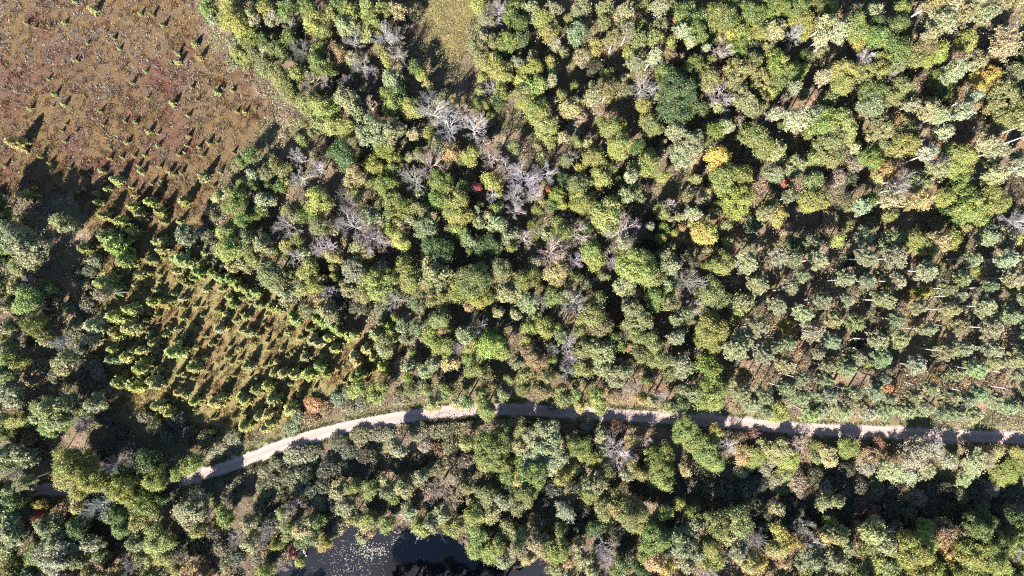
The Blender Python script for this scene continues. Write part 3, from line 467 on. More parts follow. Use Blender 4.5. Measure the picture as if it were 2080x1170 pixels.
BLOCKS[(1560, 780)] = """
250 165 60 pp,335 160 56 pp,440 155 60 pp,550 150 56 pp,620 175 66 pp,720 180 60 pp,820 165 60 pp,940 150 52 pp,1050 180 60 pp,1130 180 56 pp,1230 175 60 pp,1360 115 60 pp,1440 130 56 pp,1510 110 60 pp,1090 75 60 pp,1190 90 56 pp,
870 80 52 pp,740 95 44 pp,620 60 52 pp,520 40 52 pp,370 60 52 pp,290 60 48 pp,200 70 50 pp,110 30 50 pp,1270 60 56 pp,1550 50 52 pp,980 20 50 pp,60 180 56 oy,130 100 40 sT,740 40 38 sO,800 85 34 sO,430 90 40 sT,30 80 40 sd,
80 400 70 ok,130 470 60 yy,50 460 56 ok,180 370 46 bp,300 380 26 og=tiny vivid green tree below the lane,370 440 70 ok,290 440 44 oo,490 390 62 oy,620 450 66 yG=bronze gold tree below the lane,600 515 56 aW,740 530 90 aW,
880 440 116 aW=pale green tree with a wide crown below the lane,920 395 76 aW,860 555 60 aW,960 520 60 aW,1030 390 46 bw,1090 460 60 aW,1120 440 40 og,1230 490 100 aW,1310 460 90 ak,1190 580 52 aW,1370 420 52 yG,1460 540 80 yy,
1400 560 60 yy,1540 450 60 oy,1480 430 46 sB,680 380 46 sB,100 560 60 oo,180 600 56 sT,60 590 50 op,90 650 26 og,200 660 40 sT,60 760 46 ok,360 710 56 op,420 720 46 op,560 740 46 sB,380 830 32 og,550 870 26 yy,220 870 48 bp,60 900 46 yY,
60 1000 60 yG,110 960 46 yY,190 960 40 yG,100 1080 52 yO,250 980 60 bg,330 920 44 yG,420 920 70 op,460 985 60 op,640 900 76 ok,700 960 80 ok,770 880 46 sT,600 1000 50 oo,650 1080 46 oy,760 1010 56 ok,890 1030 110 oy,970 960 76 oy,
830 1010 60 oy,980 890 50 yy,1030 930 50 yO,1080 880 56 yB,1090 1020 60 yO,1160 920 46 yG,1280 890 80 og,1220 990 66 oy,1390 970 80 og,1450 980 60 oy,1240 1060 80 oy,1350 1080 100 oy,1430 1130 60 oy,1500 1030 56 bw,1530 1000 44 bg,
1540 1130 50 oy,400 1080 70 op,270 1070 80 op,240 1140 56 og,520 1110 60 oo,1000 1110 70 oy,900 1130 80 oy,1130 1130 70 oy,500 940 46 yB,740 1120 56 oo,
480 520 50 sd,300 560 46 sd,420 600 50 sd,350 620 46 sT,560 620 50 sd,660 640 50 so,760 640 50 sd,840 660 46 so,920 700 46 sT,1000 640 50 sd,1090 640 50 sd,1180 680 50 so,1260 660 50 sd,1350 640 50 sT,1440 660 50 sd,1530 680 50 sd,1300 740 46 so,1210 780 46 sd,
1100 770 46 sd,980 790 46 sd,860 800 46 so,740 770 46 sd,640 780 46 sB,480 780 46 sd,300 760 46 sd,200 780 46 sd,140 730 46 sd,1400 780 46 sd,1500 810 50 od,1320 830 60 od,1250 820 46 od,150 850 46 sd,300 850 40 sd,460 860 46 sd,
250 340 36 sB,560 340 34 so,760 350 34 sT,1100 370 34 so,1200 380 40 sT,1300 380 36 sB,1450 380 36 sT,480 480 36 so,1590 520 70 yy,1600 600 60 aW,1600 130 60 pp,1600 930 80 oy,1610 1080 80 oy,300 1220 80 op,560 1220 80 oo,800 1220 80 oy,1050 1220 80 oy,1300 1220 80 oy,1500 1220 80 oy
"""
# ---------------------------------------------------------------- the land: outlines in survey units
def W2(poly): return [at(*p) for p in poly]
BOG = W2([(-300, -300), (385, -300), (392, 0), (405, 60), (455, 105), (500, 140), (535, 190), (560, 225), (540, 265), (495, 320), (455, 345), (430, 400), (425, 450), (418, 520), (470, 570), (560, 600), (640, 640), (720, 680), (800, 690), (835, 720), (800, 780),
          (700, 800), (600, 840), (520, 890), (470, 910), (400, 900), (330, 880), (220, 800), (195, 700), (190, 620), (185, 480), (140, 400), (60, 400), (-300, 380)])
GLADE = W2([(850, -300), (955, -300), (962, 40), (945, 100), (925, 135), (895, 100), (868, 60), (850, 20)])
POND = W2([(530, 1176), (580, 1150), (598, 1120), (640, 1098), (662, 1080), (715, 1070), (760, 1078), (800, 1071), (830, 1071), (847, 1088), (883, 1081), (927, 1085), (950, 1115), (987, 1130), (1000, 1146), (1040, 1158), (1060, 1143), (1090, 1130), (1118, 1150),
           (1126, 1180), (1110, 1198), (950, 1203), (700, 1210), (560, 1200)])
LANE_PX = [(-400, 1010), (-120, 1003), (0, 998), (60, 996), (120, 992), (230, 990), (330, 984), (400, 967), (440, 955), (480, 942), (520, 926), (560, 910), (600, 896), (640, 884), (700, 869), (760, 857), (820, 847), (880, 839), (940, 834), (1000, 831),
           (1060, 832), (1120, 835), (1200, 839), (1280, 844), (1340, 848), (1400, 852), (1480, 858), (1560, 865), (1640, 871), (1720, 875), (1800, 878), (1900, 883), (2000, 887), (2080, 891), (2300, 905), (2600, 930)]
def spline(pts, n):
    p = np.asarray(pts, float); p = np.vstack([2 * p[0] - p[1], p, 2 * p[-1] - p[-2]]); out = []
    for i in range(1, len(p) - 2):
        t = np.linspace(0, 1, n, endpoint=False)[:, None]; a, b, c, d = p[i - 1:i + 3]
        out.append(0.5 * (2 * b + (c - a) * t + (2 * a - 5 * b + 4 * c - d) * t ** 2 + (3 * b - a - 3 * c + d) * t ** 3))
    return np.vstack(out + [p[-2:-1]])
LANE = spline(W2(LANE_PX), 10)

fx = np.concatenate([[-6000, -2500, -900, -400, -260], np.arange(-190, 190.1, 0.5), [260, 400, 900, 2500, 6000]])
fy = np.concatenate([[-6000, -2500, -900, -400, -200], np.arange(-115, 115.1, 0.5), [200, 400, 900, 2500, 6000]])
GX, GY = np.meshgrid(fx, fy, indexing='ij')
def land(X, Y):
    """height, bog weight, lane distance, pond signed distance at points"""
    wob = (fbm(X, Y, 6, 71, 3) - .5) * 8
    near = (np.abs(X) < 200) & (np.abs(Y) < 130)
    dl = np.full(X.shape, 1e3); dp = np.full(X.shape, 1e3); db = np.full(X.shape, -1e3); dg = np.full(X.shape, -1e3)
    x, y = X[near], Y[near]
    dl[near] = edge_dist(x, y, LANE, False)
    dp[near] = edge_dist(x, y, POND) * np.where(inside(x, y, POND), -1, 1)
    db[near] = edge_dist(x, y, BOG) * np.where(inside(x, y, BOG), 1, -1) + wob[near]
    dg[near] = edge_dist(x, y, GLADE) * np.where(inside(x, y, GLADE), 1, -1) + wob[near] * .9
    bog = np.clip(db / 5 + .5, 0, 1); gl = np.clip(dg / 5 + .5, 0, 1)
    z = (fbm(X, Y, 2.2, 5, 3) - .5) * 0.5 * np.where(near, 1, 0) + (fbm(X, Y, 14, 9, 2) - .5) * 0.5 * np.where(near, 1, 0)
    z *= np.clip((dl - 2.2) / 3, 0, 1)
    t = np.clip((1.5 - dp) / 4, 0, 1); z = z * (1 - t) - 1.3 * t
    return z, bog, gl, dl, dp
GZ, BW, GLW, DL, DP = land(GX, GY)
def mix(a, b, t): return a * (1 - t[..., None]) + b * t[..., None]
C = lambda *v: np.array(v)
def land_colour(X, Y, bog, gl, dl, dp):
    n1, n2, n3, n4 = fbm(X, Y, 22, 1), fbm(X, Y, 9, 2), fbm(X, Y, 5, 3), fbm(X, Y, 2.0, 4)
    st = lambda n, a, b: np.clip((n - a) / (b - a), 0, 1)
    px, py = X / PX + 1040, 585 - Y / PX
    b = mix(C(.122, .080, .036) * np.ones(X.shape + (3,)), C(.096, .048, .032), st(n1 * .35 + n4 * .15 + n2 * .5, .46, .62))
    b = mix(b, C(.11, .08, .058), st(n3 * .4 + n4 * .6, .44, .7) * np.clip(1.25 - py / 420, 0, 1))
    b = mix(b, C(.185, .155, .066), np.clip((py - 400) / 180, 0, 1) * .85)
    b = mix(b, C(.16, .06, .03), st(n2, .56, .66) * np.clip((py - 600) / 120, 0, .35))
    f = mix(C(.12, .09, .065) * np.ones(X.shape + (3,)), C(.23, .165, .115), st(n2, .45, .65))
    f = mix(f, C(.14, .125, .06), st(n3, .5, .65))
    f = mix(f, C(.25, .135, .08), st(n1 * .4 + n4 * .6, .54, .66) * np.clip((px - 900) / 700, .15, .7))
    c = mix(f, b, bog)
    c = mix(c, mix(C(.17, .14, .06) * np.ones(X.shape + (3,)), C(.15, .12, .055), st(n3, .45, .65)), gl)
    v = np.clip((4.2 - dl) / 1.6, 0, 1); c = mix(c, C(.14, .135, .05), v * .85)
    c = mix(c, C(.05, .04, .032), np.clip((1.0 - dp) / 1.2, 0, 1))
    return c
gc = land_colour(GX, GY, BW, GLW, DL, DP)
nx, ny = GX.shape
idx = np.arange(nx * ny).reshape(nx, ny)
F = np.stack([idx[:-1, :-1], idx[1:, :-1], idx[1:, 1:], idx[:-1, 1:]], -1).reshape(-1, 4)
m, nt, out = new_mat('soil_and_litter')
vc = node(nt, 'ShaderNodeAttribute', attribute_name='Soil'); tc = node(nt, 'ShaderNodeTexCoord')
nz = node(nt, 'ShaderNodeTexNoise', Scale=2.6, Detail=8.0, Roughness=0.7); nt.links.new(tc.outputs['Object'], nz.inputs['Vector'])
hsv = node(nt, 'ShaderNodeHueSaturation'); nt.links.new(vc.outputs['Color'], hsv.inputs['Color'])
nt.links.new(math_node(nt, 'ADD', math_node(nt, 'MULTIPLY', nz.outputs['Fac'], 2.2), -0.1), hsv.inputs['Value'])
p = node(nt, 'ShaderNodeBsdfPrincipled', Roughness=0.95); p.inputs['Specular IOR Level'].default_value = 0.1
nt.links.new(hsv.outputs[0], p.inputs['Base Color'])
bm_ = node(nt, 'ShaderNodeBump', Strength=0.8, Distance=0.25); nt.links.new(nz.outputs['Fac'], bm_.inputs['Height']); nt.links.new(bm_.outputs[0], p.inputs['Normal'])
nt.links.new(p.outputs[0], out.inputs[0])
me = mesh('ground', np.stack([GX, GY, GZ], -1).reshape(-1, 3), F, [m], smooth=True)
a = me.attributes.new('Soil', 'FLOAT_COLOR', 'POINT'); a.data.foreach_set('color', np.concatenate([gc * ALB, np.ones(gc.shape[:2] + (1,))], -1).astype(np.float32).ravel())
def setting(name, me, kind='structure', label=None, cat=None):
    o = bpy.data.objects.new(name, me); COL.objects.link(o); o['kind'] = kind
    if label: o['label'] = label
    if cat: o['category'] = cat
    return o
setting('ground', me, label='forest floor and red brown bog ground', cat='ground')

# gravel lane
tan = unit(np.gradient(LANE, axis=0)); nor = np.stack([-tan[:, 1], tan[:, 0]], 1)
off = np.array([-2.8, -2.3, -1.6, -.8, 0, .8, 1.6, 2.3, 2.8]); hz = np.array([-.14, .03, .055, .075, .10, .075, .055, .03, -.14])
ew = 1 + (fbm(LANE[:, 0], LANE[:, 1], 3, 21, 3) - .5)[:, None] * .5
RV = np.concatenate([LANE[:, None] + nor[:, None] * (off[None] * ew)[..., None], np.broadcast_to(hz[None, :, None], (len(LANE), 9, 1))], -1).reshape(-1, 3)
ri = np.arange(len(LANE) * 9).reshape(-1, 9)
RF = np.stack([ri[:-1, :-1], ri[1:, :-1], ri[1:, 1:], ri[:-1, 1:]], -1).reshape(-1, 4)[:, ::-1]
m, nt, out = new_mat('pale_gravel')
at_ = node(nt, 'ShaderNodeAttribute', attribute_name='across'); tc = node(nt, 'ShaderNodeTexCoord')
n1 = node(nt, 'ShaderNodeTexNoise', Scale=0.35, Detail=6.0); n2 = node(nt, 'ShaderNodeTexNoise', Scale=6.0, Detail=6.0, Roughness=0.7)
for n_ in (n1, n2): nt.links.new(tc.outputs['Object'], n_.inputs['Vector'])
rp = node(nt, 'ShaderNodeValToRGB'); e = rp.color_ramp.elements
e[0].position, e[0].color = 0.0, (.11, .09, .06, 1); e[1].position, e[1].color = 1.0, (.11, .09, .06, 1)
for q, cc in ((.09, (.160, .124, .110)), (.27, (.222, .172, .157)), (.5, (.173, .130, .115)), (.73, (.224, .174, .159)), (.91, (.162, .126, .111))):
    k = e.new(q); k.color = (*cc, 1)
nt.links.new(math_node(nt, 'ADD', at_.outputs['Fac'], math_node(nt, 'MULTIPLY', math_node(nt, 'SUBTRACT', n1.outputs['Fac'], 0.5), 0.22)), rp.inputs[0])
hs = node(nt, 'ShaderNodeHueSaturation'); nt.links.new(rp.outputs[0], hs.inputs['Color'])
nt.links.new(math_node(nt, 'ADD', math_node(nt, 'MULTIPLY', n2.outputs['Fac'], 0.5), 0.75), hs.inputs['Value'])
p = node(nt, 'ShaderNodeBsdfPrincipled', Roughness=0.9); nt.links.new(hs.outputs[0], p.inputs['Base Color']); p.inputs['Specular IOR Level'].default_value = 0.15
nt.links.new(p.outputs[0], out.inputs[0])
me = mesh('road', RV, RF, [m], smooth=True)
a = me.attributes.new('across', 'FLOAT', 'POINT'); a.data.foreach_set('value', np.tile((off + 2.8) / 5.6, len(LANE)).astype(np.float32))
setting('road', me, label='pale pinkish gravel lane curving through the wood', cat='road')

# pond
m, nt, out = new_mat('dark_pond_water')
p = node(nt, 'ShaderNodeBsdfPrincipled', Roughness=0.08); p.inputs['Base Color'].default_value = (.009, .009, .011, 1); p.inputs['IOR'].default_value = 1.33
nz = node(nt, 'ShaderNodeTexNoise', Scale=1.2, Detail=3.0); bp_ = node(nt, 'ShaderNodeBump', Strength=0.05, Distance=0.1)
nt.links.new(nz.outputs['Fac'], bp_.inputs['Height']); nt.links.new(bp_.outputs[0], p.inputs['Normal']); nt.links.new(p.outputs[0], out.inputs[0])
cen = np.mean(POND, 0); ring = np.array(POND); ring = ring + unit(ring - cen) * 2.5
WV = np.vstack([np.hstack([ring, np.full((len(ring), 1), -.42)]), np.hstack([ring, np.full((len(ring), 1), -.9)])])
n_ = len(ring); me = bpy.data.meshes.new('pond_water')
me.from_pydata([tuple(v) for v in WV[:n_]], [], [tuple(range(n_))[::-1]]); me.materials.append(m)
if me.polygons[0].normal.z < 0: me.flip_normals()
setting('pond_water', me, label='dark still pond water', cat='water')

# lily pads afloat
r = np.random.default_rng(5); pts = []
for cx, cy, sx, sy, n_ in ((715, 1152, 34, 22, 330), (690, 1105, 26, 18, 110), (752, 1118, 20, 9, 170), (815, 1088, 12, 13, 130), (860, 1152, 14, 8, 16), (912, 1098, 8, 5, 8), (1080, 1160, 12, 10, 10)):
    pts.append(np.stack([r.normal(cx, sx, n_), r.normal(cy, sy, n_), np.full(n_, (cx, cy) in ((752, 1118), (815, 1088)))], 1))
pts = np.vstack(pts); X, Y = at(pts[:, 0], pts[:, 1], -.4)
ok = inside(X, Y, POND); X, Y, wh = X[ok], Y[ok], pts[ok, 2] > .5
n_ = len(X); rad = r.uniform(.06, .16, n_) * np.where(wh, 1.5, 1); th = np.arange(7) * .83
V = np.stack([X[:, None] + np.hstack([np.cos(th)[None] * rad[:, None]]) , Y[:, None] + np.sin(th)[None] * rad[:, None] * .9, np.full((n_, 7), -.405) + r.random((n_, 1)) * .012], -1).reshape(-1, 3)
pc = np.where((r.random(n_) < np.where(wh, .85, .22))[:, None], C(.24, .22, .15), C(.15, .09, .075)) * r.uniform(.5, 1.1, (n_, 1))
setting('lily_pads', mesh('lily_pads', V, np.arange(7 * n_).reshape(n_, 7), [M_HERB], tint=np.full((n_, 2), .5), col=pc), 'stuff', 'scattered cream and reddish lily pads afloat on the pond', 'lily pads')

# ---------------------------------------------------------------- low growth nobody could count
def blades(name, X, Y, Z, hgt, wid, colr, rng, lean=.55, label=None, cat=None):
    n = len(X); P = np.stack([X, Y, Z], 1); d = unit(np.stack([rng.normal(size=n) * lean, rng.normal(size=n) * lean, np.ones(n)], 1))
    s = unit(np.cross(d, rng.normal(size=(n, 3)))); b = s * wid[:, None]; e = d * hgt[:, None]
    V = np.stack([P - b * .7, P + b * .7, P + e + b * .55, P + e - b * .55], 1).reshape(-1, 3)
    t = np.stack([rng.random(n), rng.random(n)], 1)
    return setting(name, mesh(name, V, np.arange(4 * n).reshape(n, 4), [M_HERB], tint=t, col=colr), 'stuff', label, cat)
def scatter(n, rng, w=172, h=100): return rng.uniform(-w, w, n), rng.uniform(-h, h, n)
r = np.random.default_rng(17)
X, Y = scatter(1150000, r); z, bw, gl, dl, dp = land(X, Y)
XB, YB = r.uniform(-172, -30, 520000), r.uniform(-55, 100, 520000); hum = fbm(XB, YB, 1.3, 61, 2)
k = r.random(len(XB)) < np.clip((hum - .38) * 5, .12, 1); XB, YB, hum = XB[k], YB[k], hum[k]
zb, bwb, glb, dlb, dpb = land(XB, YB); k = bwb > .35; x, y, hum = XB[k], YB[k], hum[k]
c = land_colour(x, y, bwb[k], glb[k], dlb[k], dpb[k]); px, py = x / PX + 1040, 585 - y / PX
ca, sa = .8, .6                                                             # straw lies in drifts along one diagonal
streak = fbm(x, y, 9, 31, 3) * .35 + fbm((x * ca - y * sa) * .45, x * sa + y * ca, .8, 33, 2) * .65
pale = (r.random(len(x)) < np.clip((streak - .43) * 4.5, .04, .75) * np.clip(1.35 - py / 400, .06, 1) * np.clip(1.35 - px / 900, .4, 1))
red = (r.random(len(x)) < .25) & ~pale
c = np.where(pale[:, None], C(.40, .355, .31) * r.uniform(.55, 1.15, (len(x), 1)), np.where(red[:, None], C(.20, .075, .05), c * C(1.25, 1.22, 1.02)) * r.uniform(.3, 1.65, (len(x), 1)))
blades('bog_heath', x, y, zb[k] - .03, r.uniform(.2, .55, len(x)) * (.5 + 2.2 * np.clip(hum - .3, 0, .6)) * 1.35, np.where(pale, r.uniform(.03, .08, len(x)), r.uniform(.04, .10, len(x))), c, r, .9, 'matted red brown and straw heath covering the bog', 'bog plants')
q_ = np.repeat(np.arange(len(LANE)), 130); sd = r.choice([-1, 1], len(q_)); of = 1.75 + np.abs(r.normal(size=len(q_))) * .75
vx, vy = (LANE[q_] + nor[q_] * (sd * of)[:, None] + tan[q_] * r.uniform(-.9, .9, (len(q_), 1))).T
X2, Y2 = np.concatenate([X, vx]), np.concatenate([Y, vy]); z2, b2, g2, l2, p2 = land(X2, Y2); isv = np.arange(len(X2)) >= len(X)
k = (~isv & (g2 > .3)) | (isv & (fbm(X2, Y2, 2.5, 88, 2) > .40)); x, y = X2[k], Y2[k]
g = ~isv[k]
c = np.where(g[:, None], C(.27, .24, .115), C(.22, .225, .09)) * r.uniform(.55, 1.35, (len(x), 1))
blades('grass', x, y, z2[k] - .03, r.uniform(.2, .55, len(x)), r.uniform(.05, .12, len(x)), c, r, .6, 'dry golden glade grass and green lane verge', 'grass')
# pinkish reeds at the water's edge
XR, YR = r.uniform(-75, 25, 60000), r.uniform(-100, -66, 60000); zr, _, _, _, pr_ = land(XR, YR)
k = (pr_ > -.9) & (pr_ < 1.6) & (fbm(XR, YR, 6, 91, 2) > .42); x, y = XR[k], YR[k]
blades('reeds', x, y, zr[k] - .03, r.uniform(.5, 1.1, len(x)), r.uniform(.03, .08, len(x)), C(.42, .29, .25) * r.uniform(.6, 1.25, (len(x), 1)), r, .35, 'pinkish tan reeds fringing the pond', 'reeds')
# undergrowth: leafy sprays over the forest floor
k = (bw < .5) & (gl < .62) & (dl > 3.0) & (dp > .3); x, y = X[k], Y[k]
dn = fbm(x, y, 7, 41, 4); keep = r.random(len(x)) < np.clip((dn - .36) * 4.5, .12, 1); x, y, zz, dn = x[keep], y[keep], z[k][keep], dn[keep]
pl_ = ((x > 66) & (y > -38) & (y < 14)) * .09
tall = np.clip((fbm(x, y, 5, 45, 3) - .42 + pl_) * 5, 0, 1)
hh = np.abs(r.normal(size=len(x))) * .35 + tall * 3.4 * r.random(len(x)) ** 1.3
q = fbm(x, y, 11, 51, 3) + .25 * (r.random(len(x)) - .5); px = x / PX + 1040
rust = np.clip((px - 900) / 900, .12, .55)
pal = np.array([(.19, .20, .09), (.25, .245, .12), (.13, .155, .07), (.29, .235, .155), (.32, .18, .10), (.31, .275, .215), (.17, .175, .115)])
u = r.random(len(x)); w = np.clip(q, 0, 1)
ci = np.where(w < .44, np.where(u < .45, 2, np.where(u < .8, 0, 6)), np.where(w < .52, np.where(u < .5, 0, np.where(u < .8, 1, 3)), np.where(u < rust, 4, np.where(u < .72, 3, np.where(u < .85, 5, 1)))))
cc = pal[ci] * r.uniform(.65, 1.3, (len(x), 1))
V, F = leaves(np.stack([x, y, zz + hh], 1), unit(r.normal(size=(len(x), 3)) + [0, 0, .8]), r.uniform(.08, .21, len(x)), 1.1, r)
st = r.random(len(x)) < .10 + .2 * tall                                     # thin upright stems among the leaves
xs, ys, zs, hs_ = x[st], y[st], zz[st], r.uniform(.6, 1.4, st.sum()) + 2.2 * tall[st] * r.random(st.sum()); ns = len(xs)
d = unit(np.stack([r.normal(size=ns) * .28, r.normal(size=ns) * .28, np.ones(ns)], 1)); b = unit(np.cross(d, r.normal(size=(ns, 3)))) * r.uniform(.02, .05, (ns, 1))
P = np.stack([xs, ys, zs - .05], 1); e = d * hs_[:, None]
SV = np.stack([P - b, P + b, P + e + b * .4, P + e - b * .4], 1).reshape(-1, 3)
V, F = stack([(V, F), (SV, np.arange(4 * ns).reshape(ns, 4))])
sc = np.array([(.36, .32, .27), (.30, .26, .20), (.26, .25, .15)])[r.integers(0, 3, ns)] * r.uniform(.6, 1.2, (ns, 1))
setting('undergrowth', mesh('undergrowth', V, F, [M_HERB], tint=r.random((len(F), 2)), col=np.vstack([cc, sc])), 'stuff', 'low mixed undergrowth on the forest floor', 'undergrowth')

# the wood goes on beyond the survey
r = np.random.default_rng(123); P_, N_, K_ = [], [], []
XF, YF = r.uniform(-215, 215, 6500), r.uniform(-135, 135, 6500); _, bwf, _, dlf, dpf = land(XF, YF); put = []
for x, y, b_, l_, d_ in zip(XF, YF, bwf, dlf, dpf):
    if (abs(x) < 161 and abs(y) < 92) or l_ < 7 or d_ < 6 or b_ > .4 or (x < -90 and y > 20): continue
    if all((x - a) ** 2 + (y - b) ** 2 > 17 for a, b in put): put.append((x, y))
for x, y in put:
    R, h = r.uniform(2.6, 4.8), r.uniform(9, 15); base = np.array([(.22, .26, .09), (.29, .29, .12), (.30, .31, .17), (.34, .35, .12), (.38, .33, .16)])[r.integers(0, 5)] * r.uniform(.85, 1.15)
    for q in range(16):
        t, u = r.uniform(0, 6.28), r.uniform(-.2, 1); c_ = np.array([x + R * .72 * math.sqrt(1 - u * u) * math.cos(t), y + R * .72 * math.sqrt(1 - u * u) * math.sin(t), h * (.58 + .34 * u)])
        d = unit(r.normal(size=(34, 3)) + [0, 0, .3]); P_.append(c_ + d * R * .36 * r.uniform(.5, 1.1, (34, 1))); N_.append(unit(d + .6 * r.normal(size=(34, 3)))); K_.append(np.repeat((base * r.uniform(.8, 1.2))[None], 34, 0))
P_, N_, K_ = map(np.vstack, (P_, N_, K_)); V, F = leaves(P_, N_, r.uniform(.2, .42, len(P_)), 1.1, r)
setting('surrounding_forest', mesh('surrounding_forest', V, F, [M_HERB], tint=r.random((len(F), 2)), col=K_), 'stuff', 'the same mixed wood going on all around', 'forest')

# ---------------------------------------------------------------- plants, one object each
PAL = {'g': (.235, .285, .085), 'd': (.130, .180, .066), 'y': (.36, .38, .115), 'o': (.30, .305, .122), 'p': (.325, .338, .178), 'k': (.41, .39, .19),
       'Y': (.52, .46, .13), 'G': (.50, .42, .19), 'O': (.52, .36, .185), 'R': (.48, .16, .125), 'B': (.33, .245, .135), 'T': (.40, .395, .225), 'W': (.49, .495, .295)}
PAL_L = {'y': (.56, .55, .225), 'g': (.46, .53, .18), 'p': (.60, .59, .33), 'd': (.22, .30, .13)}
PAL_S = {'o': (.25, .24, .13), 'p': (.28, .29, .165), 'd': (.125, .127, .08), 'T': (.39, .32, .23), 'B': (.30, .195, .12), 'O': (.46, .28, .14), 'R': (.44, .20, .165)}
PAL_B = {'g': (.41, .37, .36), 'p': (.44, .365, .33), 'w': (.44, .41, .39), 'd': (.24, .215, .20), 't': (.44, .36, .285)}
PAL_P = {'p': (.48, .50, .295)}
KIND_OF = {}
def kind_name(K, c, r):
    if K == 'o':
        if r < 50: return 'young_broadleaf_tree'
        return {'p': 'grey_leaved_tree', 'o': 'turning_broadleaf_tree', 'k': 'turning_broadleaf_tree'}.get(c, 'broadleaf_tree')
    if K == 'l': return 'larch_tree' if r >= 30 else 'larch_sapling'
    return {'y': 'autumn_tree', 'a': 'aspen_tree', 'b': 'bare_tree', 'p': 'pine_tree', 's': 'shrub'}[K]
ROWS = []
for (bx, by), txt in BLOCKS.items():
    for e in txt.replace('\n', '').split(','):
        e, _, lab = e.partition('='); e = e.split()
        if len(e) == 4: ROWS.append((bx + float(e[0]) / 3, by + float(e[1]) / 3, float(e[2]), e[3][0], e[3][1], lab.strip()))
r = np.random.default_rng(55)
ROWS = [(t[0] + r.normal() * 2.2, t[1] + r.normal() * 2.2, t[2] * r.uniform(.7, 1.2) if t[2] < 30 else t[2]) + t[3:] if t[3] == 'l' and t[1] > 500 else t for t in ROWS if not (t[3] == 'l' and t[2] < 30 and t[1] > 500 and r.random() < .25)]
for q in range(62):                                                        # tiny saplings, thicker towards the bog's lower edge
    qx, qy = r.uniform(40, 560), 60 + 370 * r.random() ** .55
    if inside(np.array([at(qx, qy)[0]]), np.array([at(qx, qy)[1]]), BOG)[0]: ROWS.append((qx, qy, r.uniform(7, 14), 'l', 'y', ''))
THICK = [(290, 545), (330, 520), (420, 560), (520, 600), (600, 640), (690, 690), (790, 700), (800, 740), (740, 790), (640, 800), (520, 850), (420, 850), (340, 800), (270, 760), (280, 640)]
r = np.random.default_rng(77); have = [(t[0], t[1], t[2] / 3) for t in ROWS if t[3] == 'l']; tries = 0
while sum(1 for t in ROWS if t[3] == 'l' and t[2] < 30) < 300 and tries < 20000:
    tries += 1; qx, qy, rr = r.uniform(270, 800), r.uniform(510, 860), 8 + 13 * r.random() ** 2
    if inside(np.array([qx]), np.array([qy]), THICK)[0] and all(math.hypot(qx - a, qy - b) > c_ * .5 + rr / 3 * .6 + 1.0 for a, b, c_ in have):
        have.append((qx, qy, rr / 3)); ROWS.append((qx, qy, rr, 'l', 'y' if r.random() < .85 else 'p', ''))
# slim young growth seen filling the gaps of the wood
r = np.random.default_rng(99); have = np.array([(t[0], t[1], t[2] / 3) for t in ROWS if t[3] != 's']); n_y = sum(1 for t in ROWS if t[3] == 'o' and t[2] < 50); tries = 0
while n_y < 290 and tries < 30000:
    tries += 1; qx, qy, rr = r.uniform(420, 2070), r.uniform(10, 820), r.uniform(20, 40); X1, Y1 = (np.array([v]) for v in at(qx, qy))
    if (qx > 1480 and qy < 480 and r.random() < .7) or inside(X1, Y1, BOG)[0] or edge_dist(X1, Y1, LANE, False)[0] < 7 or inside(X1, Y1, GLADE)[0] or (qx > 1490 and qy > 480): continue
    d = np.hypot(have[:, 0] - qx, have[:, 1] - qy) - have[:, 2]
    if d.min() > rr / 3 * .35 and d.min() < 20:
        have = np.vstack([have, (qx, qy, rr / 3)]); n_y += 1; ROWS.append((qx, qy, rr, 'o', str(r.choice(list('pokyg'))), ''))
ROWS.sort(key=lambda t: -t[2])
PROTO = {
    'o': [broad(R, h, 100 + i) for i, (R, h) in enumerate([(2.2, 9.5), (2.2, 9), (2.2, 10), (2.7, 10.5), (2.7, 11), (3.8, 12.5), (3.8, 13), (3.2, 12), (3.2, 11.5), (3.2, 12.5), (3.2, 12), (4.4, 13.5), (4.4, 13), (4.4, 14), (6, 15.5), (6, 16)])],
    'q': [broad(R, h, 200 + i, c=.8, leaf=.20, dens=80, squash=.85) for i, (R, h) in enumerate([(2.2, 9.5), (2.2, 9), (2.7, 11), (2.7, 10.5), (3.8, 13), (3.2, 12), (3.2, 12.5), (3.2, 12), (4.4, 14), (4.4, 13), (5.5, 15)])],
    'a': [aspen(R, h, 300 + i) for i, (R, h) in enumerate([(1.7, 11), (2.6, 14), (2.6, 14.5), (2.6, 13.5), (4.0, 15), (4.0, 15.5), (5.4, 15)])],
    'b': [bare(R, h, 400 + i) for i, (R, h) in enumerate([(2.3, 9), (2.3, 9.5), (3.4, 11.5), (3.4, 12), (3.4, 11), (4.8, 13.5), (4.8, 13)])],
    'p': [pine(R, h, 500 + i) for i, (R, h) in enumerate([(2.5, 14), (2.7, 15), (2.7, 14.5), (2.9, 15), (3.2, 15.5), (3.0, 14.5)])],
    'l': [larch_parts(R, h, 600 + i) for i, (R, h) in enumerate([(1.6, 5.5), (1.7, 6), (2.0, 6.5), (2.6, 8.5), (2.6, 8)])],
    'm': [larch_one(R, h, 650 + i) for i, (R, h) in enumerate([(.6, 1.9), (.8, 2.6), (1.0, 3.4), (1.0, 3.2), (1.2, 4), (1.2, 4.2)])],
    's': [shrub(R, h, 700 + i) for i, (R, h) in enumerate([(1.7, 2.4), (1.7, 2.8), (2.2, 3.0), (2.2, 3.4), (2.7, 3.6)])],
}
VIS = {'o': .72, 'q': .72, 'a': .72, 'b': .66, 'p': .80, 'l': .42, 'm': .42, 's': .6}
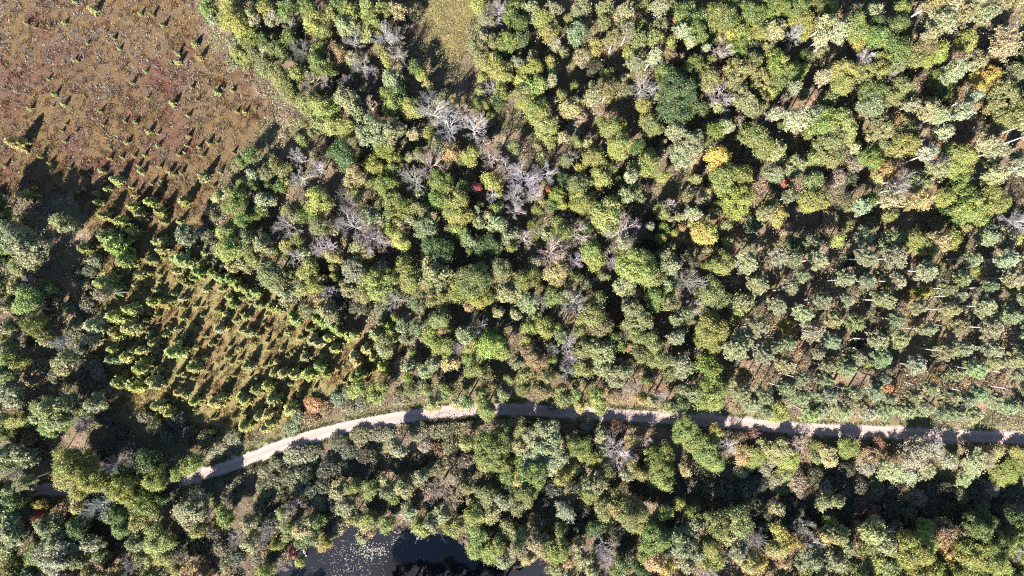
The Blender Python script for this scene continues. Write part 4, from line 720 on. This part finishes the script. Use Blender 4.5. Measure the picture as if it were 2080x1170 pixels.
def height(K, R, px, py):
    if K in 'oyq': h = 6.6 + 1.55 * R
    elif K == 'a': h = 12.0 + 1.2 * R + (3.5 if px > 1480 and py < 420 else 0)
    elif K == 'b': h = 8.6 + 1.4 * R
    elif K == 'p': h = 16.5
    elif K == 'l': h = 3.25 * R + .3
    else: h = 1.2 + 1.0 * R
    h = min(h, 20 if K == 'a' else 17)
    if K in 'oyab' and px > 1480 and 875 < py < 1000: h *= .42
    if K in 'oyab' and 600 < px < 1050 and 930 < py < 1170: h *= .78
    if K in 'oyab' and by_road(px, py): h *= .62
    if K in 'oyab' and px > 1300 and py > 1035: h *= 1.18
    if K in 'oyab' and px < 480 and 880 < py < 1010: h *= 1.15
    if K in 'oyab' and px < 215 and 430 < py < 770: h *= 1.2
    if K == 's' and lane_gap(px, py) < 60: h *= .6
    return h
def lane_gap(px, py):
    x, y = at(px, py); return float(edge_dist(np.array([x]), np.array([y]), W2(LANE_PX), False)[0]) / PX
def by_road(px, py): return 1040 < px < 1500 and 860 < py < 960
THINGS = []; count = {}
for i, (px, py, rr, K, c, lab) in enumerate(ROWS):
    kn = kind_name(K, c, rr); count[kn] = count.get(kn, 0) + 1
    if kn == 'shrub' and count[kn] > 300: continue
    r = np.random.default_rng(9000 + i)
    R0 = rr * .05 * {'a': .84, 'l': 1.16 if rr >= 30 else .95, 'p': 1.0, 'b': 1.2}.get(K, 1.08)
    h = height(K, R0, px, py) * r.uniform(.92, 1.08)
    hv = h * VIS['q' if K in 'oy' else K]; x, y = at(px, py, hv); R = R0 * (CAM_H - hv) / CAM_H
    fam = 'm' if kn == 'larch_sapling' else 'q' if K in 'oy' and c in 'pk' else 'o' if K in 'oy' else K
    opts = PROTO[fam]; best = sorted(range(len(opts)), key=lambda j: abs(math.log(opts[j][2] / R)) + r.uniform(0, .25))[0]
    crown, trunk, pr, ph = opts[best]
    pal = {'l': PAL_L, 's': PAL_S, 'b': PAL_B, 'p': PAL_P}.get(K, PAL)[c]
    v = np.array(pal) * ALB * r.uniform(.86, 1.14) * (1 + r.normal(size=3) * [.06, .04, .08]); v = (*np.clip(v, .01, .8), 1)
    z0 = 0.0
    if trunk is None: root = bpy.data.objects.new(kn, crown); root.color = v
    else:
        root = bpy.data.objects.new(kn, None)
        for nm, me in (('crown', crown), ('trunk', trunk)):
            ch = bpy.data.objects.new(nm, me); COL.objects.link(ch); ch.parent = root
            ch.color = v if nm == 'crown' or K == 'b' else (1, 1, 1, 1)
    COL.objects.link(root)
    root.location = (x, y, z0); s = R / pr; root.scale = (s * r.uniform(.88, 1.14), s * r.uniform(.88, 1.14), h / ph)
    root.rotation_euler = (r.normal() * .03, r.normal() * .03, r.uniform(0, 6.283))
    THINGS.append(dict(o=root, kn=kn, K=K, c=c, px=px, py=py, R=R, lab=lab))
# ---------------------------------------------------------------- dead wood
def dead_tree(R, h, seed):
    rng = np.random.default_rng(seed); parts = [chain([[0, 0, -.3], [.1, 0, .4 * h], [.3, .1, .62 * h]], [.26, .2, .15], 7)]
    for i in range(6):
        b = np.array([.1 + .03 * i, .02 * i, h * (.34 + .055 * i)]); th = i * 2.1 + rng.normal() * .3; d = np.array([math.cos(th), math.sin(th), .55])
        m1 = b + d * R * .45 + rng.normal(size=3) * .2; e = m1 + unit(d + rng.normal(size=3) * .5) * R * .5; parts.append(chain([b, m1, e], [.12, .09, .04], 5))
        for q in range(3): parts.append(chain([m1, m1 + unit(d + rng.normal(size=3) * .8) * R * rng.uniform(.25, .5)], [.06, .02], 4))
    v, f = stack(parts); return mesh('dead_tree', v, f, [M_DEAD])
def log_mesh(L, seed):
    rng = np.random.default_rng(seed); pts = [[L * (t - .5), rng.normal() * .12, .25 + .25 * t] for t in np.linspace(0, 1, 6)]
    parts = [chain(pts, np.linspace(.24, .08, 6), 7)]
    for q in range(4):
        a = np.array(pts[2 + q % 4]); parts.append(chain([a, a + [rng.uniform(.2, 1.1), rng.choice([-1, 1]) * rng.uniform(.5, 1.3), rng.uniform(.1, .6)]], [.07, .02], 5))
    v, f = stack(parts); return mesh('fallen_log', v, f, [M_DEAD])
for px, py, R, h, lab in ((1410, 380, 3.0, 7, 'white antler-like dead tree in a dark clearing'), (2063, 1078, 2.8, 8, 'crooked white dead tree in the lower right corner'), (567, 477, 2.0, 6, 'small white dead tree beside a pinkish bare crown'),
                          (1268, 966, 1.8, 6, 'arching white dead tree right below a pale grey crown'), (817, 1050, 2.0, 4, 'thin white dead tree leaning on the pond bank')):
    x, y = at(px, py, h * .6); o = bpy.data.objects.new('dead_tree', dead_tree(R, h, int(px))); COL.objects.link(o); o.location = (x, y, 0)
    THINGS.append(dict(o=o, kn='dead_tree', K='d', c='w', px=px, py=py, R=R, lab=lab))
for ax, ay, bx, by, z, lab in ((1025, 661, 1068, 640, 0, 'long pale fallen log in a gap of the middle wood'), (1060, 652, 1100, 632, 0, 'fallen log end to end with a longer pale one'), (1513, 460, 1537, 476, .2, 'lone white pole leaning in deep shade left of the pines'),
                               (890, 1078, 905, 1102, -.5, 'white log lying in the pond beside lily pads'), (843, 1104, 851, 1090, -.5, 'short broken stick log in the pond'), (345, 936, 362, 930, 0, 'little white log in the shade above the lane'), (960, 984, 974, 1004, .2, 'bleached log between shrubs above the pond'), (622, 1130, 616, 1118, -.4, 'short log at the pond left shore')):
    (x0, y0), (x1, y1) = at(ax, ay), at(bx, by); L = math.hypot(x1 - x0, y1 - y0)
    o = bpy.data.objects.new('fallen_log', log_mesh(L, int(ax))); COL.objects.link(o); o.location = ((x0 + x1) / 2, (y0 + y1) / 2, z); o.rotation_euler = (0, 0, math.atan2(y1 - y0, x1 - x0))
    THINGS.append(dict(o=o, kn='fallen_log', K='d', c='w', px=(ax + bx) / 2, py=(ay + by) / 2, R=L / 2, lab=lab))
GROUPS = {'dead_tree': 'bleached dead trees', 'fallen_log': 'fallen logs', 'broadleaf_tree': 'green broadleaf trees of the wood', 'young_broadleaf_tree': 'small broadleaf trees of the wood', 'grey_leaved_tree': 'grey green leafed trees of the wood', 'turning_broadleaf_tree': 'olive and khaki trees turning in autumn',
          'autumn_tree': 'trees in autumn colour', 'aspen_tree': 'pale aspens with white stems', 'bare_tree': 'leafless trees in the wood', 'pine_tree': 'planted pines in rows', 'larch_tree': 'larches on the bog', 'larch_sapling': 'larch saplings on the bog', 'shrub': 'shrubs between the trees'}
# ---------------------------------------------------------------- what each one is and which one it is
NOUN = {'broadleaf_tree': 'broadleaf tree', 'young_broadleaf_tree': 'young tree', 'grey_leaved_tree': 'leafy tree', 'turning_broadleaf_tree': 'leafy tree', 'autumn_tree': 'autumn tree', 'aspen_tree': 'aspen',
        'bare_tree': 'leafless tree', 'pine_tree': 'pine', 'larch_tree': 'larch', 'larch_sapling': 'larch sapling', 'shrub': 'shrub', 'dead_tree': 'dead tree', 'fallen_log': 'log'}
HUE = {'o': dict(g='fresh green', d='dark green', y='yellowish green', o='olive green', p='greyish green', k='khaki'), 'y': dict(y='lime', Y='yellow', G='golden', O='orange', R='red', B='bronze'),
       'a': dict(W='pale', k='khaki', p='sage', T='tan', o='olive'), 'b': dict(g='grey', p='pinkish', w='silvery', d='dark', t='tan'), 'p': dict(p='sage green'),
       'l': dict(y='lime', g='green', p='pale', d='dark green'), 's': dict(o='olive', p='pale green', d='dull dark', T='tan', B='rusty', O='orange', R='red'), 'd': dict(w='white')}
CAT = {'bare_tree': 'bare tree', 'pine_tree': 'pine', 'larch_tree': 'larch', 'larch_sapling': 'sapling', 'shrub': 'shrub', 'aspen_tree': 'aspen', 'dead_tree': 'dead tree', 'fallen_log': 'log'}
def zone(t):
    px, py = t['px'], t['py']; x, y = at(px, py); X1, Y1 = np.array([x]), np.array([y])
    g = lane_gap(px, py); lx = np.array([p[0] for p in LANE_PX]); ly = np.array([p[1] for p in LANE_PX]); above = py < np.interp(px, lx, ly)
    if edge_dist(X1, Y1, POND)[0] < 9: return 'on the pond bank'
    if inside(X1, Y1, BOG)[0]: return 'on the open reddish bog' if py < 400 else 'in the larch thicket'
    if g < 38: return 'just above the gravel lane' if above else 'just below the gravel lane'
    if edge_dist(X1, Y1, GLADE)[0] < 8: return 'beside the golden glade'
    if px > 1490 and 495 < py < 860: return 'among the planted pine rows'
    if above:
        if px < 215: return 'in the wood along the left border'
        if px < 850 and py < 400: return 'in the wood beside the bog'
        if py < 400 and px < 1040: return 'in the upper middle wood'
        if px > 1490: return 'in the upper right wood'
        if py < 330: return 'in the wood left of the aspens'
        return 'in the middle of the wood'
    if px < 540: return 'in the lower left wood'
    if px < 1040: return 'between the lane and the pond'
    return 'in the lower right wood' if px > 1500 else 'below the middle of the lane'
RS = {}
for t in THINGS: RS.setdefault(t['kn'], []).append(t['R'])
RS = {k: (np.quantile(v, .33), np.quantile(v, .7)) for k, v in RS.items()}
UNITS = 'zero one two three four five six seven eight nine ten eleven twelve thirteen fourteen fifteen sixteen seventeen eighteen nineteen'.split()
TENS = 'x x twenty thirty forty fifty sixty seventy eighty ninety'.split()
def say(n):
    n = int(n)
    if n < 0: return 'under zero'
    if n >= 100: return 'hundred'
    return UNITS[n] if n < 20 else TENS[n // 10] + ('-' + UNITS[n % 10] if n % 10 else '')
for t in THINGS:
    a, b = RS[t['kn']]; size = 'small' if t['R'] < a else 'broad' if t['R'] > b else 'mid-sized'
    t['look'] = f"{size} {HUE[t['K']][t['c']]} {NOUN[t['kn']]}"; t['zone'] = zone(t)
from collections import Counter
words_in = lambda s_: len(s_.replace('-', ' ').split())
looks = Counter(t['look'] for t in THINGS); spots = Counter((t['look'], t['zone']) for t in THINGS)
anchors = [t for t in THINGS if t['lab']]
taken = set(t['lab'] for t in anchors)
for t in THINGS:
    if not t['lab'] and spots[(t['look'], t['zone'])] == 1:
        t['lab'] = f"{t['look']} {t['zone']}"; taken.add(t['lab'])
        if looks[t['look']] == 1: anchors.append(t)
gap = lambda a, b: math.hypot(a['px'] - b['px'], a['py'] - b['py'])
byl = {}
for t in THINGS: byl.setdefault(t['look'], []).append(t)
for A in anchors:
    A['name'] = A['look'] if looks[A['look']] == 1 else A['lab']
for t in THINGS:
    if t['lab']: continue
    for A in sorted(anchors, key=lambda A: gap(A, t))[:5]:
        d = sorted(gap(A, q) for q in byl[t['look']] if q is not A); me_ = gap(A, t); rank = d.index(me_)
        clear = all(abs(v - me_) > 6 for k_, v in enumerate(d) if k_ != rank)
        lab = f"{t['look']} {('', 'second ', 'third ')[min(rank, 2)]}nearest to the {A['name']}"
        if rank < 3 and clear and me_ < 170 and words_in(lab) <= 16 and lab not in taken: t['lab'] = lab; taken.add(lab); break
    if t['lab']: continue
    px, py = t['px'] / 20.8, t['py'] / 11.7
    where = ("beyond the border" if not (0 <= px <= 100 and 0 <= py <= 100) else '')
    lab = f"{t['look']}, {say(round(px))} percent across and {say(round(py))} percent down"
    k_ = 0
    if lab in taken:
        near = min((q for q in THINGS if q is not t and q['kn'] != t['kn']), key=lambda q: gap(q, t))
        lab = f"{t['look']} {say(round(px))} across, {say(round(py))} down, by a {near['look']}"
    t['lab'] = lab; taken.add(lab)
for t in THINGS:
    o = t['o']; o['label'] = t['lab']; o['category'] = CAT.get(t['kn'], 'tree'); o['group'] = GROUPS[t['kn']]
# ---------------------------------------------------------------- camera and daylight
cam = bpy.data.cameras.new('camera'); co = bpy.data.objects.new('camera', cam); COL.objects.link(co)
co.location = (0, 0, CAM_H); cam.sensor_width = 36.0; cam.lens = 36.0 * CAM_H / (2080 * PX); cam.clip_end = 20000.0
S.camera = co
sun = bpy.data.lights.new('sun', 'SUN'); sun.energy = 5.0; sun.angle = math.radians(.53); sun.color = (1.0, .945, .86)
so = bpy.data.objects.new('sun', sun); COL.objects.link(so); so.location = (-60, -100, 120)
from mathutils import Vector
so.rotation_euler = Vector((SH[0] * math.cos(SUN_EL), SH[1] * math.cos(SUN_EL), -math.sin(SUN_EL))).to_track_quat('-Z', 'Y').to_euler()
w = bpy.data.worlds.new('World'); S.world = w; w.use_nodes = True; nt = w.node_tree; nt.nodes.clear()
sky = nt.nodes.new('ShaderNodeTexSky'); sky.sky_type = 'NISHITA'; sky.sun_disc = False; sky.sun_elevation = SUN_EL; sky.sun_rotation = math.atan2(-SH[0], -SH[1]); sky.air_density = 1.2; sky.dust_density = .2; sky.ozone_density = 3.0
bg = nt.nodes.new('ShaderNodeBackground'); bg.inputs[1].default_value = .055; wo = nt.nodes.new('ShaderNodeOutputWorld')
nt.links.new(sky.outputs[0], bg.inputs[0]); nt.links.new(bg.outputs[0], wo.inputs[0])
vs = S.view_settings; vs.view_transform = 'Standard'; vs.look = 'None'; vs.exposure = 2.5; vs.gamma = 1.0; vs.use_curve_mapping = False
S.cycles.max_bounces = 6; S.cycles.diffuse_bounces = 3; S.cycles.transmission_bounces = 3; S.cycles.use_denoising = False; S.cycles.pixel_filter_type = 'BLACKMAN_HARRIS'; S.cycles.filter_width = 1.1
